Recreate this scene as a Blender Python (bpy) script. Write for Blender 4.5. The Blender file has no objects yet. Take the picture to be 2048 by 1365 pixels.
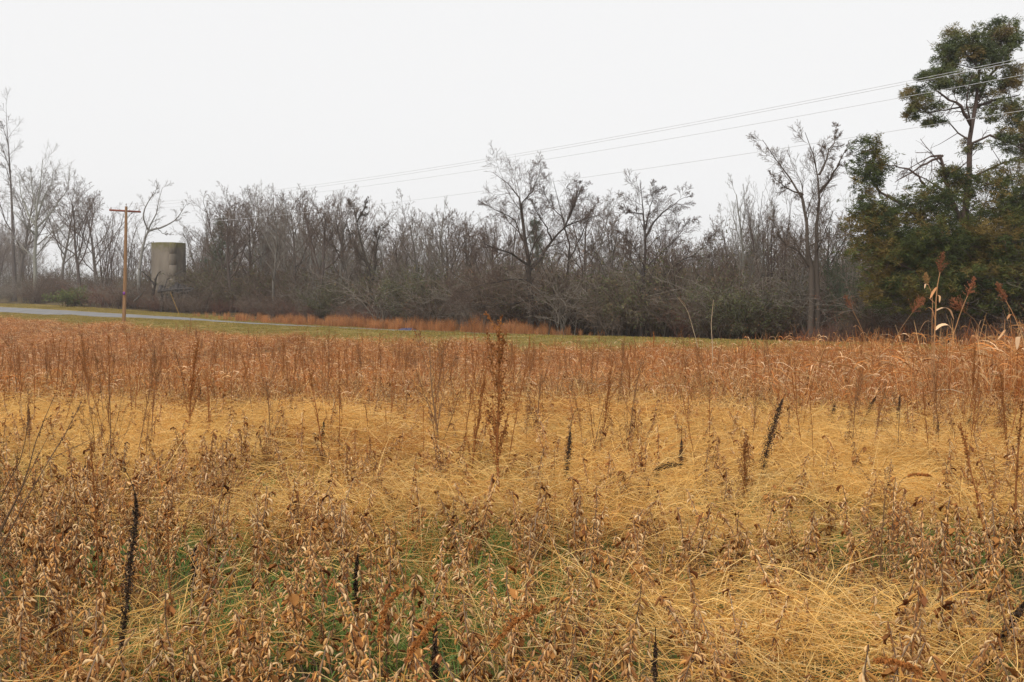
import bpy, math, random
import numpy as np
from mathutils import Vector, Matrix

# ------------------------------------------------------------------ camera, sky, sun, exposure
S = bpy.context.scene
COL = S.collection
W, H, F = 2048.0, 1365.0, 2196.0
CZ, HOR = 1.65, 625.0
PITCH = math.atan((H / 2 - HOR) / F)
cam_d = bpy.data.cameras.new('camera')
cam = bpy.data.objects.new('camera', cam_d)
COL.objects.link(cam)
cam.location = (0, 0, CZ)
cam.rotation_euler = (math.pi / 2 - PITCH, 0, 0)
cam_d.sensor_width = 36
cam_d.lens = 36 * F / W
cam_d.clip_start = 0.05
cam_d.clip_end = 4000
S.camera = cam

SUN_EL, SUN_AZ = math.radians(48), math.radians(205)
world = bpy.data.worlds.new('World')
S.world = world
world.use_nodes = True
nt = world.node_tree
nt.nodes.clear()
n_out = nt.nodes.new('ShaderNodeOutputWorld')
n_bg = nt.nodes.new('ShaderNodeBackground')
n_sky = nt.nodes.new('ShaderNodeTexSky')
n_sky.sky_type = 'NISHITA'
n_sky.sun_disc = False
n_sky.sun_elevation = SUN_EL
n_sky.sun_rotation = SUN_AZ
n_sky.dust_density = 4.0
n_hsv = nt.nodes.new('ShaderNodeHueSaturation')
n_hsv.inputs['Saturation'].default_value = 0.12
n_mix = nt.nodes.new('ShaderNodeMix')
n_mix.data_type = 'RGBA'
n_mix.inputs['Factor'].default_value = 0.9
n_mix.inputs[7].default_value = (7.1, 7.1, 7.13, 1)      # even cloud deck
n_bg.inputs['Strength'].default_value = 0.1
nt.links.new(n_sky.outputs[0], n_hsv.inputs['Color'])
nt.links.new(n_hsv.outputs[0], n_mix.inputs[6])
nt.links.new(n_mix.outputs[2], n_bg.inputs['Color'])
nt.links.new(n_bg.outputs[0], n_out.inputs['Surface'])

sun_d = bpy.data.lights.new('sun', 'SUN')
sun_d.energy = 1.5
sun_d.angle = math.radians(18)
sun_d.color = (1.0, 0.96, 0.9)
sun = bpy.data.objects.new('sun', sun_d)
COL.objects.link(sun)
sd = Vector((math.sin(SUN_AZ) * math.cos(SUN_EL), math.cos(SUN_AZ) * math.cos(SUN_EL), math.sin(SUN_EL)))
sun.rotation_euler = sd.to_track_quat('Z', 'Y').to_euler()
sun.location = (0, -20, 40)

S.view_settings.view_transform = 'Standard'
S.view_settings.look = 'None'
S.view_settings.exposure = 0.46
S.view_settings.gamma = 1.0
S.view_settings.use_curve_mapping = False
S.cycles.max_bounces = 5
S.cycles.diffuse_bounces = 4
S.cycles.transmission_bounces = 3
S.cycles.volume_bounces = 1
S.render.film_transparent = False

# ------------------------------------------------------------------ pixel <-> place helpers
def ray(px, py):
    xc, yc = (px - W / 2) / F, -(py - H / 2) / F
    cp, sp = math.cos(PITCH), math.sin(PITCH)
    return np.array([xc, cp + yc * sp, -sp + yc * cp])

def at(px, py, Y):
    d = ray(px, py)
    return np.array([0, 0, CZ]) + d * (Y / d[1])

P0 = np.array([-30.0, 85.0])                  # utility pole foot
U = np.array([0.647, -0.762]); U /= np.linalg.norm(U)      # along the road, to the right and nearer
N = np.array([-U[1], U[0]])                    # across the road, away from the field

def dn(x, y):
    return (x - P0[0]) * N[0] + (y - P0[1]) * N[1]

def depth_at(px, d):                           # depth where the view column px meets the line parallel to the road
    t = (px - W / 2) / F
    return (d + P0[0] * N[0] + P0[1] * N[1]) / (t * N[0] + N[1])

# ------------------------------------------------------------------ terrain: thin plate through known heights
cp = []
for x, y in [(-8, -30), (8, -30), (0, -8), (-8, 4), (8, 4), (0, 6), (-12, 20), (12, 20), (0, 20), (-30, 0), (30, 0), (-60, -60), (60, -60)]:
    cp.append((x, y, 0.0))
for px in (-300, -120, 24, 130, 250, 325, 397, 525, 652, 800, 950, 1043, 1180, 1324, 1500, 1706, 1950, 2200):
    z = np.interp(px, [-300, 24, 397, 652, 1043, 1324, 1706, 2200], [.7, .45, -.1, -.2, -.25, -.2, -.1, 0])
    Y = depth_at(px, -5); cp.append(((px - 1024) / F * Y, Y, z))
def cpix(px, py, d):
    Y = depth_at(px, d); p = at(px, py, Y); cp.append(tuple(p))
_rp = [-300, 0, 100, 250, 400, 460, 560, 650, 760, 900, 1043, 1324, 1706, 2200]
_rn = [612, 627, 630.5, 637, 644, 648, 653.5, 656.8, 662.8, 667, 671.5, 678, 688, 702]; _rf = [592, 613, 618, 627.5, 637, 643, 650, 654.2, 661.3, 666.3, 674, 686, 699, 714]
for px in (-300, -120, 24, 130, 250, 325, 397, 460, 525, 590, 652, 730, 800, 870, 950, 1043, 1180, 1324, 1500, 1706, 1950, 2200):
    y0, y1 = np.interp(px, _rp, _rn), np.interp(px, _rp, _rf)
    cpix(px, y0, 3.0); cpix(px, y1, 9.2)
for px, y in [(-300, 590), (150, 607), (500, 630), (1060, 659), (1640, 682), (1930, 694), (2300, 700)]:
    cpix(px, y, 17.0)
for px, y in [(-200, 598), (400, 606), (1000, 618), (1500, 630), (2300, 640)]:
    Y = 190; cp.append(tuple(at(px, y, Y)))
cp += [(-300, 350, 5), (0, 350, 4), (300, 350, 3), (-300, 150, 6), (300, 150, 1), (200, 0, 0), (-200, 0, 1)]
cp = np.array(cp)
def _phi(r2):
    return np.where(r2 > 0, 0.5 * r2 * np.log(np.maximum(r2, 1e-12)), 0)
_n = len(cp)
_A = np.zeros((_n + 3, _n + 3))
_d2 = ((cp[:, None, :2] - cp[None, :, :2]) ** 2).sum(-1) / 1e4
_A[:_n, :_n] = _phi(_d2) + np.eye(_n) * 2e-5
_A[:_n, _n] = 1; _A[:_n, _n + 1:] = cp[:, :2] / 100
_A[_n:, :_n] = _A[:_n, _n:].T
_w = np.linalg.solve(_A, np.concatenate([cp[:, 2], np.zeros(3)]))
def ground(x, y):
    x = np.atleast_1d(np.asarray(x, float)); y = np.atleast_1d(np.asarray(y, float))
    r = np.sqrt(x * x + y * y) + 1e-9
    k = np.minimum(1, 330 / r)
    xs, ys = x * k, y * k
    out = np.zeros_like(xs)
    for i in range(0, len(xs), 20000):
        q = np.stack([xs[i:i + 20000], ys[i:i + 20000]], 1)
        d2 = ((q[:, None, :] - cp[None, :, :2]) ** 2).sum(-1) / 1e4
        out[i:i + 20000] = _phi(d2) @ _w[:_n] + _w[_n] + q @ _w[_n + 1:] / 100
    out += 0.025 * np.sin(xs * 1.7 + .6 * ys) * np.sin(ys * 1.3 - .4 * xs) * np.clip(1 - r / 60, 0, 1)
    return out
def gz(x, y):
    return float(ground(x, y)[0])

def vnoise(x, y, s, seed=0):                   # smooth value noise, 0..1
    x = np.asarray(x, float) / s + 100 + seed * 17.3; y = np.asarray(y, float) / s + 100 + seed * 7.7
    xi, yi = np.floor(x), np.floor(y); fx, fy = x - xi, y - yi
    fx, fy = fx * fx * (3 - 2 * fx), fy * fy * (3 - 2 * fy)
    def h(a, b):
        v = np.sin(a * 127.1 + b * 311.7 + seed * 74.7) * 43758.5453
        return v - np.floor(v)
    return (h(xi, yi) * (1 - fx) + h(xi + 1, yi) * fx) * (1 - fy) + (h(xi, yi + 1) * (1 - fx) + h(xi + 1, yi + 1) * fx) * fy

# ------------------------------------------------------------------ mesh helpers
class MB:
    """collects vertices, faces and a colour for each vertex, then links them as one mesh"""
    def __init__(s): s.v, s.f, s.c, s.n = [], [], [], 0
    def add(s, v, f, c):
        v = np.asarray(v, float).reshape(-1, 3); f = np.asarray(f, int)
        c = np.asarray(c, float)
        if c.ndim == 1: c = np.tile(c, (len(v), 1))
        s.v.append(v); s.c.append(c[:, :3]); s.f.append(f + s.n); s.n += len(v)
    def mesh(s, name, mat, smooth=False):
        me = bpy.data.meshes.new(name)
        v = np.concatenate(s.v); c = np.concatenate(s.c)
        me.vertices.add(len(v)); me.vertices.foreach_set('co', v.ravel().astype(np.float32))
        loops = np.concatenate([f.ravel() for f in s.f]); tot = np.concatenate([np.full(len(f), f.shape[1]) for f in s.f])
        me.loops.add(len(loops)); me.loops.foreach_set('vertex_index', loops.astype(np.int32))
        me.polygons.add(len(tot))
        me.polygons.foreach_set('loop_start', np.concatenate([[0], np.cumsum(tot)[:-1]]).astype(np.int32))
        me.update(calc_edges=True)
        a = me.color_attributes.new('Col', 'FLOAT_COLOR', 'POINT')
        a.data.foreach_set('color', np.concatenate([c, np.ones((len(c), 1))], 1).ravel().astype(np.float32))
        if smooth: me.polygons.foreach_set('use_smooth', np.ones(len(tot), bool))
        if mat: me.materials.append(mat)
        me.validate()
        return me

def link(name, me, parent=None, loc=None):
    o = bpy.data.objects.new(name, me); COL.objects.link(o)
    if parent is not None: o.parent = parent
    if loc is not None: o.location = [float(q) for q in loc]
    return o
def tag(o, label, cat, group=None, kind=None):
    o['label'] = label; o['category'] = cat
    if group: o['group'] = group
    if kind: o['kind'] = kind
    return o
def thing(name, label, cat, loc, group=None, rz=0.0, sc=1.0):
    o = bpy.data.objects.new(name, None); COL.objects.link(o)
    o.empty_display_size = .2
    o.location = [float(q) for q in loc]; o.rotation_euler = (0, 0, rz); o.scale = (sc, sc, sc)
    return tag(o, label, cat, group)
def struct(o): o['kind'] = 'structure'; return o

def unit(a):
    return a / np.maximum(np.linalg.norm(a, axis=-1, keepdims=True), 1e-9)
def frame(d):
    ref = np.where(np.abs(d[..., 2:3]) > .9, np.array([1., 0, 0]), np.array([0, 0, 1.]))
    e1 = unit(np.cross(d, ref)); return e1, np.cross(d, e1)

def tubes(mb, P, R, sides, col, flat=1.0):
    """P (N,K,3) centre lines, R (N,K) radii"""
    P = np.asarray(P, float); R = np.asarray(R, float)
    n, k = P.shape[:2]
    e1, e2 = frame(unit(P[:, -1] - P[:, 0] + 1e-6))
    a = np.arange(sides) / sides * 2 * math.pi
    off = np.cos(a)[None, :, None] * e1[:, None] + flat * np.sin(a)[None, :, None] * e2[:, None]
    v = P[:, :, None] + R[:, :, None, None] * off[:, None]
    i = np.arange(n)[:, None, None] * k * sides; j = np.arange(k - 1)[None, :, None] * sides; s = np.arange(sides)[None, None]
    s2 = (s + 1) % sides
    f = np.stack([i + j + s, i + j + s2, i + j + sides + s2, i + j + sides + s], -1).reshape(-1, 4)
    col = np.asarray(col, float)
    if col.ndim == 2: col = np.repeat(col, k * sides, 0)
    mb.add(v.reshape(-1, 3), f, col)

def ribbons(mb, P, Wd, col, r, tw=.8):
    """flat blades: P (N,K,3), Wd (N,K) half widths"""
    n, k = P.shape[:2]
    t = unit(np.gradient(P, axis=1))
    h = unit(P[:, -1] - P[:, 0]); h = h + np.array([0, 0, 1e-3])
    sd_, up_ = frame(unit(h))
    a = r.normal(0, tw, n)[:, None]
    side = np.cos(a) * sd_ + np.sin(a) * up_
    v = np.stack([P - side[:, None] * Wd[..., None], P + side[:, None] * Wd[..., None]], 2)
    i = np.arange(n)[:, None] * k * 2; j = np.arange(k - 1)[None] * 2
    f = np.stack([i + j, i + j + 1, i + j + 3, i + j + 2], -1).reshape(-1, 4)
    col = np.asarray(col, float)
    if col.ndim == 2: col = np.repeat(col, k * 2, 0)
    mb.add(v.reshape(-1, 3), f, col)

def arcs(base, az, L, a0, a1, K, p=1.0):
    """blade centre lines leaning from angle a0 to a1 off the vertical"""
    n = len(L); s = (np.arange(K - 1) + .5) / (K - 1)
    ang = a0[:, None] + (a1 - a0)[:, None] * s[None] ** p
    st = (L / (K - 1))[:, None]
    hr = np.concatenate([np.zeros((n, 1)), np.cumsum(np.sin(ang) * st, 1)], 1)
    z = np.concatenate([np.zeros((n, 1)), np.cumsum(np.cos(ang) * st, 1)], 1)
    return base[:, None] + np.stack([hr * np.cos(az)[:, None], hr * np.sin(az)[:, None], z], -1)

def pick(r, cols, n, jit=.15):
    cols = np.array(cols); c = cols[r.integers(0, len(cols), n)]
    return c * (1 + r.normal(0, jit, (n, 1)))

def tris(mb, C, A, B, col):
    """one small triangle-pair leaf at each C spanned by A (half length) and B (half width)"""
    n = len(C)
    v = np.stack([C - A, C + B, C + A, C - B], 1).reshape(-1, 3)
    f = np.arange(n * 4).reshape(n, 4)
    mb.add(v, f, np.repeat(col, 4, 0))

def rdir(r, n):
    return unit(r.normal(size=(n, 3)))

# ------------------------------------------------------------------ materials
def nodes_of(name):
    m = bpy.data.materials.new(name); m.use_nodes = True
    t = m.node_tree; t.nodes.clear()
    o = t.nodes.new('ShaderNodeOutputMaterial'); return m, t, o
def mat_plant(name, rough=.75, transl=.0, var=.25, spec=.25):
    m, t, o = nodes_of(name)
    at_ = t.nodes.new('ShaderNodeAttribute'); at_.attribute_name = 'Col'
    oi = t.nodes.new('ShaderNodeObjectInfo')
    mr = t.nodes.new('ShaderNodeMapRange'); mr.inputs[3].default_value = 1 - var; mr.inputs[4].default_value = 1 + var
    hs = t.nodes.new('ShaderNodeHueSaturation')
    b = t.nodes.new('ShaderNodeBsdfPrincipled'); b.inputs['Roughness'].default_value = rough
    b.inputs['Specular IOR Level'].default_value = spec
    t.links.new(oi.outputs['Random'], mr.inputs[0]); t.links.new(mr.outputs[0], hs.inputs['Value'])
    t.links.new(at_.outputs['Color'], hs.inputs['Color']); t.links.new(hs.outputs[0], b.inputs['Base Color'])
    if transl:
        tr = t.nodes.new('ShaderNodeBsdfTranslucent'); mx = t.nodes.new('ShaderNodeMixShader'); mx.inputs[0].default_value = transl
        t.links.new(hs.outputs[0], tr.inputs[0]); t.links.new(b.outputs[0], mx.inputs[1]); t.links.new(tr.outputs[0], mx.inputs[2])
        t.links.new(mx.outputs[0], o.inputs[0])
    else:
        t.links.new(b.outputs[0], o.inputs[0])
    return m
def mat_noise(name, stops, scale=5., detail=8., rough=.9, bump=.3, scale2=None, stops2=None, fac2=.5, stretch=(1, 1, 1), bscale=30., spec=.2):
    m, t, o = nodes_of(name)
    tc = t.nodes.new('ShaderNodeTexCoord'); mp = t.nodes.new('ShaderNodeMapping'); mp.inputs['Scale'].default_value = stretch
    t.links.new(tc.outputs['Object'], mp.inputs[0])
    def ramp(sc, st):
        n = t.nodes.new('ShaderNodeTexNoise'); n.inputs['Scale'].default_value = sc; n.inputs['Detail'].default_value = detail
        r = t.nodes.new('ShaderNodeValToRGB'); e = r.color_ramp.elements
        while len(e) < len(st): e.new(.5)
        for q, (p, c) in zip(e, st): q.position = p; q.color = (*c, 1)
        t.links.new(mp.outputs[0], n.inputs['Vector']); t.links.new(n.outputs['Fac'], r.inputs[0]); return r
    r1 = ramp(scale, stops); colr = r1.outputs[0]
    if stops2:
        r2 = ramp(scale2, stops2); mx = t.nodes.new('ShaderNodeMix'); mx.data_type = 'RGBA'; mx.blend_type = 'MULTIPLY'; mx.inputs[0].default_value = fac2
        t.links.new(colr, mx.inputs[6]); t.links.new(r2.outputs[0], mx.inputs[7]); colr = mx.outputs[2]
    b = t.nodes.new('ShaderNodeBsdfPrincipled'); b.inputs['Roughness'].default_value = rough; b.inputs['Specular IOR Level'].default_value = spec
    t.links.new(colr, b.inputs['Base Color'])
    if bump:
        n = t.nodes.new('ShaderNodeTexNoise'); n.inputs['Scale'].default_value = bscale; n.inputs['Detail'].default_value = 6
        bp = t.nodes.new('ShaderNodeBump'); bp.inputs['Strength'].default_value = bump; bp.inputs['Distance'].default_value = .03
        t.links.new(mp.outputs[0], n.inputs['Vector']); t.links.new(n.outputs['Fac'], bp.inputs['Height']); t.links.new(bp.outputs[0], b.inputs['Normal'])
    t.links.new(b.outputs[0], o.inputs[0]); m['_col'] = 0
    return m

M_straw = mat_plant('dry_straw', .7, .25, .18)
M_green = mat_plant('green_grass', .6, .3, .2)
M_weed = mat_plant('dead_weed', .8, .1, .2)
M_pod = mat_plant('soybean_pod', .9, .0, .3, .08)
M_dark = mat_plant('blackened_seed_spike', .9, .0, .15, .1)
M_bark = mat_plant('tree_bark', .9, .0, .1, .15)
M_twig = mat_plant('bare_twigs', .9, .0, .12, .15)
M_leaf = mat_plant('evergreen_leaf', .6, .2, .12)
M_needle = mat_plant('cedar_needles', .7, .2, .1)
M_soil = mat_noise('field_soil', [(.3, (.05, .032, .016)), (.5, (.11, .07, .03)), (.7, (.16, .10, .045))], .9, 10, .95, .6, 6., [(.35, (.5, .75, .4)), (.6, (1, 1, 1))], .7)
M_verge = mat_noise('mown_verge', [(.3, (.17, .135, .032)), (.5, (.26, .19, .055)), (.72, (.33, .21, .07))], .35, 8, .95, .5, 9., [(.3, (.6, .65, .5)), (.65, (1, 1, 1))], .6)
M_road = mat_noise('worn_asphalt', [(.3, (.17, .167, .168)), (.55, (.23, .222, .218)), (.75, (.28, .27, .26))], .6, 8, .85, .2, 40., [(.35, (.75, .75, .75)), (.65, (1, 1, 1))], .6)

# ------------------------------------------------------------------ setting: ground, verges, road
def sheet(name, xs, ys, mat, zfun):
    X, Y = np.meshgrid(xs, ys); Z = zfun(X.ravel(), Y.ravel())
    v = np.stack([X.ravel(), Y.ravel(), Z], 1); nx, ny = len(xs), len(ys)
    i = np.arange(nx - 1)[None] + np.arange(ny - 1)[:, None] * nx
    f = np.stack([i, i + 1, i + nx + 1, i + nx], -1).reshape(-1, 4)
    mb = MB(); mb.add(v, f, (.1, .08, .04)); return link(name, mb.mesh(name, mat, True))
def ground_low(x, y):
    d = dn(x, y); g = ground(x, y)
    return g - .16 * np.clip((d - 3.9) / .5, 0, 1) * np.clip((8.1 - d) / .5, 0, 1)
q = np.linspace(-1, 1, 190)
gx = np.sign(q) * (np.abs(q) * 55 + 645 * np.abs(q) ** 5)
q = np.linspace(-.35, 1, 230)
gy = 22 + np.sign(q) * (np.abs(q) * 90 + 590 * np.abs(q) ** 5)
struct(sheet('ground', gx, gy, M_soil, ground_low))

def strip(name, d0, d1, nd, s0, s1, ns, mat, lift, crown=0.):
    s = np.linspace(s0, s1, ns); d = np.linspace(d0, d1, nd)
    Sg, D = np.meshgrid(s, d)
    XY = P0[None] + Sg.ravel()[:, None] * U[None] + D.ravel()[:, None] * N[None]
    z = ground(XY[:, 0], XY[:, 1]) + lift + crown * (1 - ((D.ravel() - (d0 + d1) / 2) / ((d1 - d0) / 2)) ** 2)
    i = np.arange(ns - 1)[None] + np.arange(nd - 1)[:, None] * ns
    f = np.stack([i, i + ns, i + ns + 1, i + 1], -1).reshape(-1, 4)
    mb = MB(); mb.add(np.column_stack([XY, z]), f, (.2, .18, .05)); return struct(link(name, mb.mesh(name, mat, True)))
strip('road', 3.7, 8.3, 9, -190, 130, 330, M_road, .03, .02)
strip('near_verge', -4.0, 3.8, 9, -190, 130, 330, M_verge, .02)
strip('far_verge', 8.2, 13.0, 6, -190, 130, 330, M_verge, .02)

# ------------------------------------------------------------------ scatter of uncountable growth
def scatter(name, pts, rz, scl, vid, meshes, label, cat, tilt=None):
    src = bpy.data.collections.new(name + '_source')
    for i, me in enumerate(meshes):
        src.objects.link(bpy.data.objects.new('%s_source_%02d' % (name, i), me))
    me = bpy.data.meshes.new(name); n = len(pts)
    me.vertices.add(n); me.vertices.foreach_set('co', np.asarray(pts, np.float32).ravel())
    a = me.attributes.new('rot', 'FLOAT_VECTOR', 'POINT')
    rot = np.zeros((n, 3), np.float32); rot[:, 2] = rz
    if tilt is not None: rot[:, :2] = tilt
    a.data.foreach_set('vector', rot.ravel())
    scl = np.asarray(scl, np.float32)
    if scl.ndim == 1: scl = np.repeat(scl[:, None], 3, 1)
    a = me.attributes.new('scl', 'FLOAT_VECTOR', 'POINT'); a.data.foreach_set('vector', np.ascontiguousarray(scl).ravel())
    a = me.attributes.new('vid', 'INT', 'POINT'); a.data.foreach_set('value', np.asarray(vid, np.int32))
    o = link(name, me)
    g = bpy.data.node_groups.new(name, 'GeometryNodeTree')
    g.interface.new_socket('Geometry', in_out='INPUT', socket_type='NodeSocketGeometry')
    g.interface.new_socket('Geometry', in_out='OUTPUT', socket_type='NodeSocketGeometry')
    gi = g.nodes.new('NodeGroupInput'); go = g.nodes.new('NodeGroupOutput')
    ip = g.nodes.new('GeometryNodeInstanceOnPoints'); ci = g.nodes.new('GeometryNodeCollectionInfo')
    ci.inputs['Collection'].default_value = src; ci.inputs['Separate Children'].default_value = True; ci.inputs['Reset Children'].default_value = True
    def na(nm, ty):
        k = g.nodes.new('GeometryNodeInputNamedAttribute'); k.data_type = ty; k.inputs['Name'].default_value = nm; return k.outputs[0]
    er = g.nodes.new('FunctionNodeEulerToRotation')
    g.links.new(gi.outputs[0], ip.inputs['Points']); g.links.new(ci.outputs[0], ip.inputs['Instance'])
    ip.inputs['Pick Instance'].default_value = True
    g.links.new(na('vid', 'INT'), ip.inputs['Instance Index'])
    g.links.new(na('rot', 'FLOAT_VECTOR'), er.inputs[0]); g.links.new(er.outputs[0], ip.inputs['Rotation'])
    g.links.new(na('scl', 'FLOAT_VECTOR'), ip.inputs['Scale']); g.links.new(ip.outputs[0], go.inputs[0])
    md = o.modifiers.new('scatter', 'NODES'); md.node_group = g
    return tag(o, label, cat, None, 'stuff')

def field_points(r, n, y0, y1, power=1.0, marg=3.0):
    """points spread over the part of the field the camera can see, and a little more"""
    u = r.random(n); y = np.sqrt(y0 ** 2 + (y1 ** 2 - y0 ** 2) * u) if power == 1 else y0 + (y1 - y0) * u ** power
    x = (r.random(n) * 2 - 1) * (y * .52 + marg)
    k = dn(x, y) < -3.2
    return x[k], y[k]

# ---- picture-measured patches of the field: (px, py of the canopy, radius m)
def canopy(px, py, h=.35):
    Y = (CZ - h) * F / (py - HOR); return (px - 1024) / F * Y, Y
STRAW_P = [(canopy(a, b), c) for a, b, c in [(800, 1000, 1.3), (620, 1010, .7), (1250, 960, 1.5), (1450, 1000, 1.2), (1350, 1180, .9), (1500, 1210, 1.0), (1750, 1210, 1.0),
    (1250, 1160, .6), (1650, 1280, .7), (1400, 1290, .45), (100, 840, 3.), (350, 850, 2.5), (620, 850, 2.5), (1050, 860, 2.), (1200, 840, 3.), (1600, 880, 2.5), (1900, 960, 1.6), (1800, 880, 2.), (280, 1190, .5), (350, 1230, .35), (600, 990, .8), (100, 1330, .35), (1950, 1300, .4), (1850, 1330, .4)]]
GREEN_P = [(canopy(a, b, .02), c) for a, b, c in [(420, 1120, .5), (200, 1160, .4), (330, 1310, .4), (480, 1290, .45), (600, 1250, .5), (640, 1180, .4), (900, 1110, .5), (1040, 1110, .35), (950, 1190, .4), (860, 1330, .3), (750, 1300, .3), (1000, 1300, .2),
    (1900, 1110, .6), (1980, 1120, .5), (1560, 1080, .4), (1850, 1140, .5), (1100, 1000, .3), (690, 940, .5), (1010, 985, .4), (1480, 1090, .3), (760, 1180, .3), (560, 1330, .25), (1780, 1290, .25)]]
def patch(x, y, L):
    o = np.zeros(len(x))
    for (a, b), c in L: o = np.maximum(o, np.exp(-(((x - a) / c) ** 2 + ((y - b) / c) ** 2) * 1.1))
    return o
def strawness(x, y):
    return np.clip(patch(x, y, STRAW_P) * 1.15 + .55 * (vnoise(x, y, 1.6, 3) - .35) + .25 * (vnoise(x, y, .5, 5) - .5), 0, 1)

# ------------------------------------------------------------------ grass tuft meshes
R = np.random.default_rng(11)
STRAW_C = [(.82, .52, .165), (.77, .46, .135), (.66, .35, .085), (.84, .58, .24), (.55, .26, .06), (.42, .17, .04), (.34, .13, .03)]
def straw_mat(r, n=85, rad=.42, cols=STRAW_C):
    mb = MB(); base = np.column_stack([r.normal(0, rad * .55, n), r.normal(0, rad * .55, n), r.uniform(0, .16, n)])
    az = r.normal(0, 1.0, n) + np.where(r.random(n) < .3, math.pi, 0); L = r.uniform(.2, .72, n)
    P = arcs(base, az, L, r.uniform(.55, 1.4, n), r.uniform(1.4, 2.1, n), 5); P += r.normal(0, .014, P.shape)
    P[:, :, 2] = np.maximum(P[:, :, 2], .02)
    w = r.uniform(.0009, .002, n)[:, None] * np.array([1, 1, .9, .7, .3])[None]
    ribbons(mb, P, w, pick(r, cols, n, .12), r, 1.0); return mb.mesh('straw_tuft', M_straw)
def straw_up(r, n=30):
    mb = MB(); base = np.column_stack([r.normal(0, .1, n), r.normal(0, .1, n), np.zeros(n)])
    P = arcs(base, r.uniform(0, 6.28, n), r.uniform(.3, .75, n), r.uniform(.05, .5, n), r.uniform(.5, 1.9, n), 5)
    w = r.uniform(.001, .0022, n)[:, None] * np.array([1, 1, .9, .7, .3])[None]
    ribbons(mb, P, w, pick(r, STRAW_C[1:] + [(.5, .3, .12)], n, .15), r, 1.0); return mb.mesh('straw_tuft', M_straw)
def green_tuft(r, n=70, rad=.16):
    mb = MB(); base = np.column_stack([r.normal(0, rad, n), r.normal(0, rad, n), np.zeros(n)])
    P = arcs(base, r.uniform(0, 6.28, n), r.uniform(.06, .2, n), r.uniform(.05, .6, n), r.uniform(.6, 1.7, n), 4)
    w = r.uniform(.0015, .003, n)[:, None] * np.array([1, 1, .8, .3])[None]
    ribbons(mb, P, w, pick(r, [(.15, .26, .055), (.12, .22, .055), (.21, .31, .07), (.26, .32, .08), (.35, .29, .1)], n, .2), r, 1.0); return mb.mesh('green_tuft', M_green)
RED_C = [(.44, .16, .04), (.50, .20, .055), (.36, .115, .028), (.58, .29, .10), (.66, .40, .18), (.28, .085, .022)]
def red_grass(r, n=55, h=.75, rad=.22, cols=RED_C, wmul=1.):
    mb = MB(); base = np.column_stack([r.normal(0, rad, n), r.normal(0, rad, n), np.zeros(n)])
    az = r.uniform(0, 6.28, n)
    L = h * r.uniform(.55, 1.15, n); P = arcs(base, az, L, r.uniform(.0, .4, n), r.uniform(.2, 1.9, n), 6)[:, :5]; P[:, 1:] += r.normal(0, .012, P[:, 1:].shape)
    w = wmul * r.uniform(.0025, .0055, n)[:, None] * np.array([.8, 1, .9, .7, .25])[None]
    ribbons(mb, P, w, pick(r, cols, n, .18), r, 1.2)
    m = n                                                          # curled leaves along the stems
    i = r.integers(0, n, m); b = P[i, r.integers(1, 4, m)]
    Q = arcs(b, r.uniform(0, 6.28, m), h * r.uniform(.15, .42, m), r.uniform(.2, 1.2, m), r.uniform(1.6, 3.0, m), 5)
    w = wmul * r.uniform(.003, .0095, m)[:, None] * np.array([.6, 1, .9, .6, .15])[None]
    ribbons(mb, Q, w, pick(r, cols[:5] + [(.74, .48, .27), (.72, .50, .30)], m, .2), r, 1.2)
    return mb.mesh('red_grass_tuft', M_straw)
def sedge(r, n=90, h=1.1):
    mb = MB(); base = np.column_stack([r.normal(0, .16, n), r.normal(0, .16, n), np.zeros(n)])
    P = arcs(base, r.uniform(0, 6.28, n), h * r.uniform(.6, 1.1, n), r.uniform(0, .12, n), r.uniform(.1, .5, n), 4)
    w = r.uniform(.003, .007, n)[:, None] * np.array([.8, 1, .9, .4])[None]
    ribbons(mb, P, w, pick(r, [(.50, .20, .065), (.56, .24, .09), (.40, .15, .05), (.50, .29, .13), (.28, .13, .06)], n, .15), r, 1.2); return mb.mesh('sedge_tuft', M_straw)
def verge_tuft(r, n=60):
    mb = MB(); base = np.column_stack([r.normal(0, .22, n), r.normal(0, .22, n), np.zeros(n)])
    P = arcs(base, r.uniform(0, 6.28, n), r.uniform(.03, .08, n), r.uniform(.05, .7, n), r.uniform(.6, 1.8, n), 3)
    w = r.uniform(.004, .008, n)[:, None] * np.array([1, 1, .4])[None]
    ribbons(mb, P, w, pick(r, [(.27, .22, .045), (.34, .25, .07), (.20, .19, .035), (.42, .27, .09)], n, .15), r, 1.0); return mb.mesh('verge_tuft', M_green)

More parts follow.
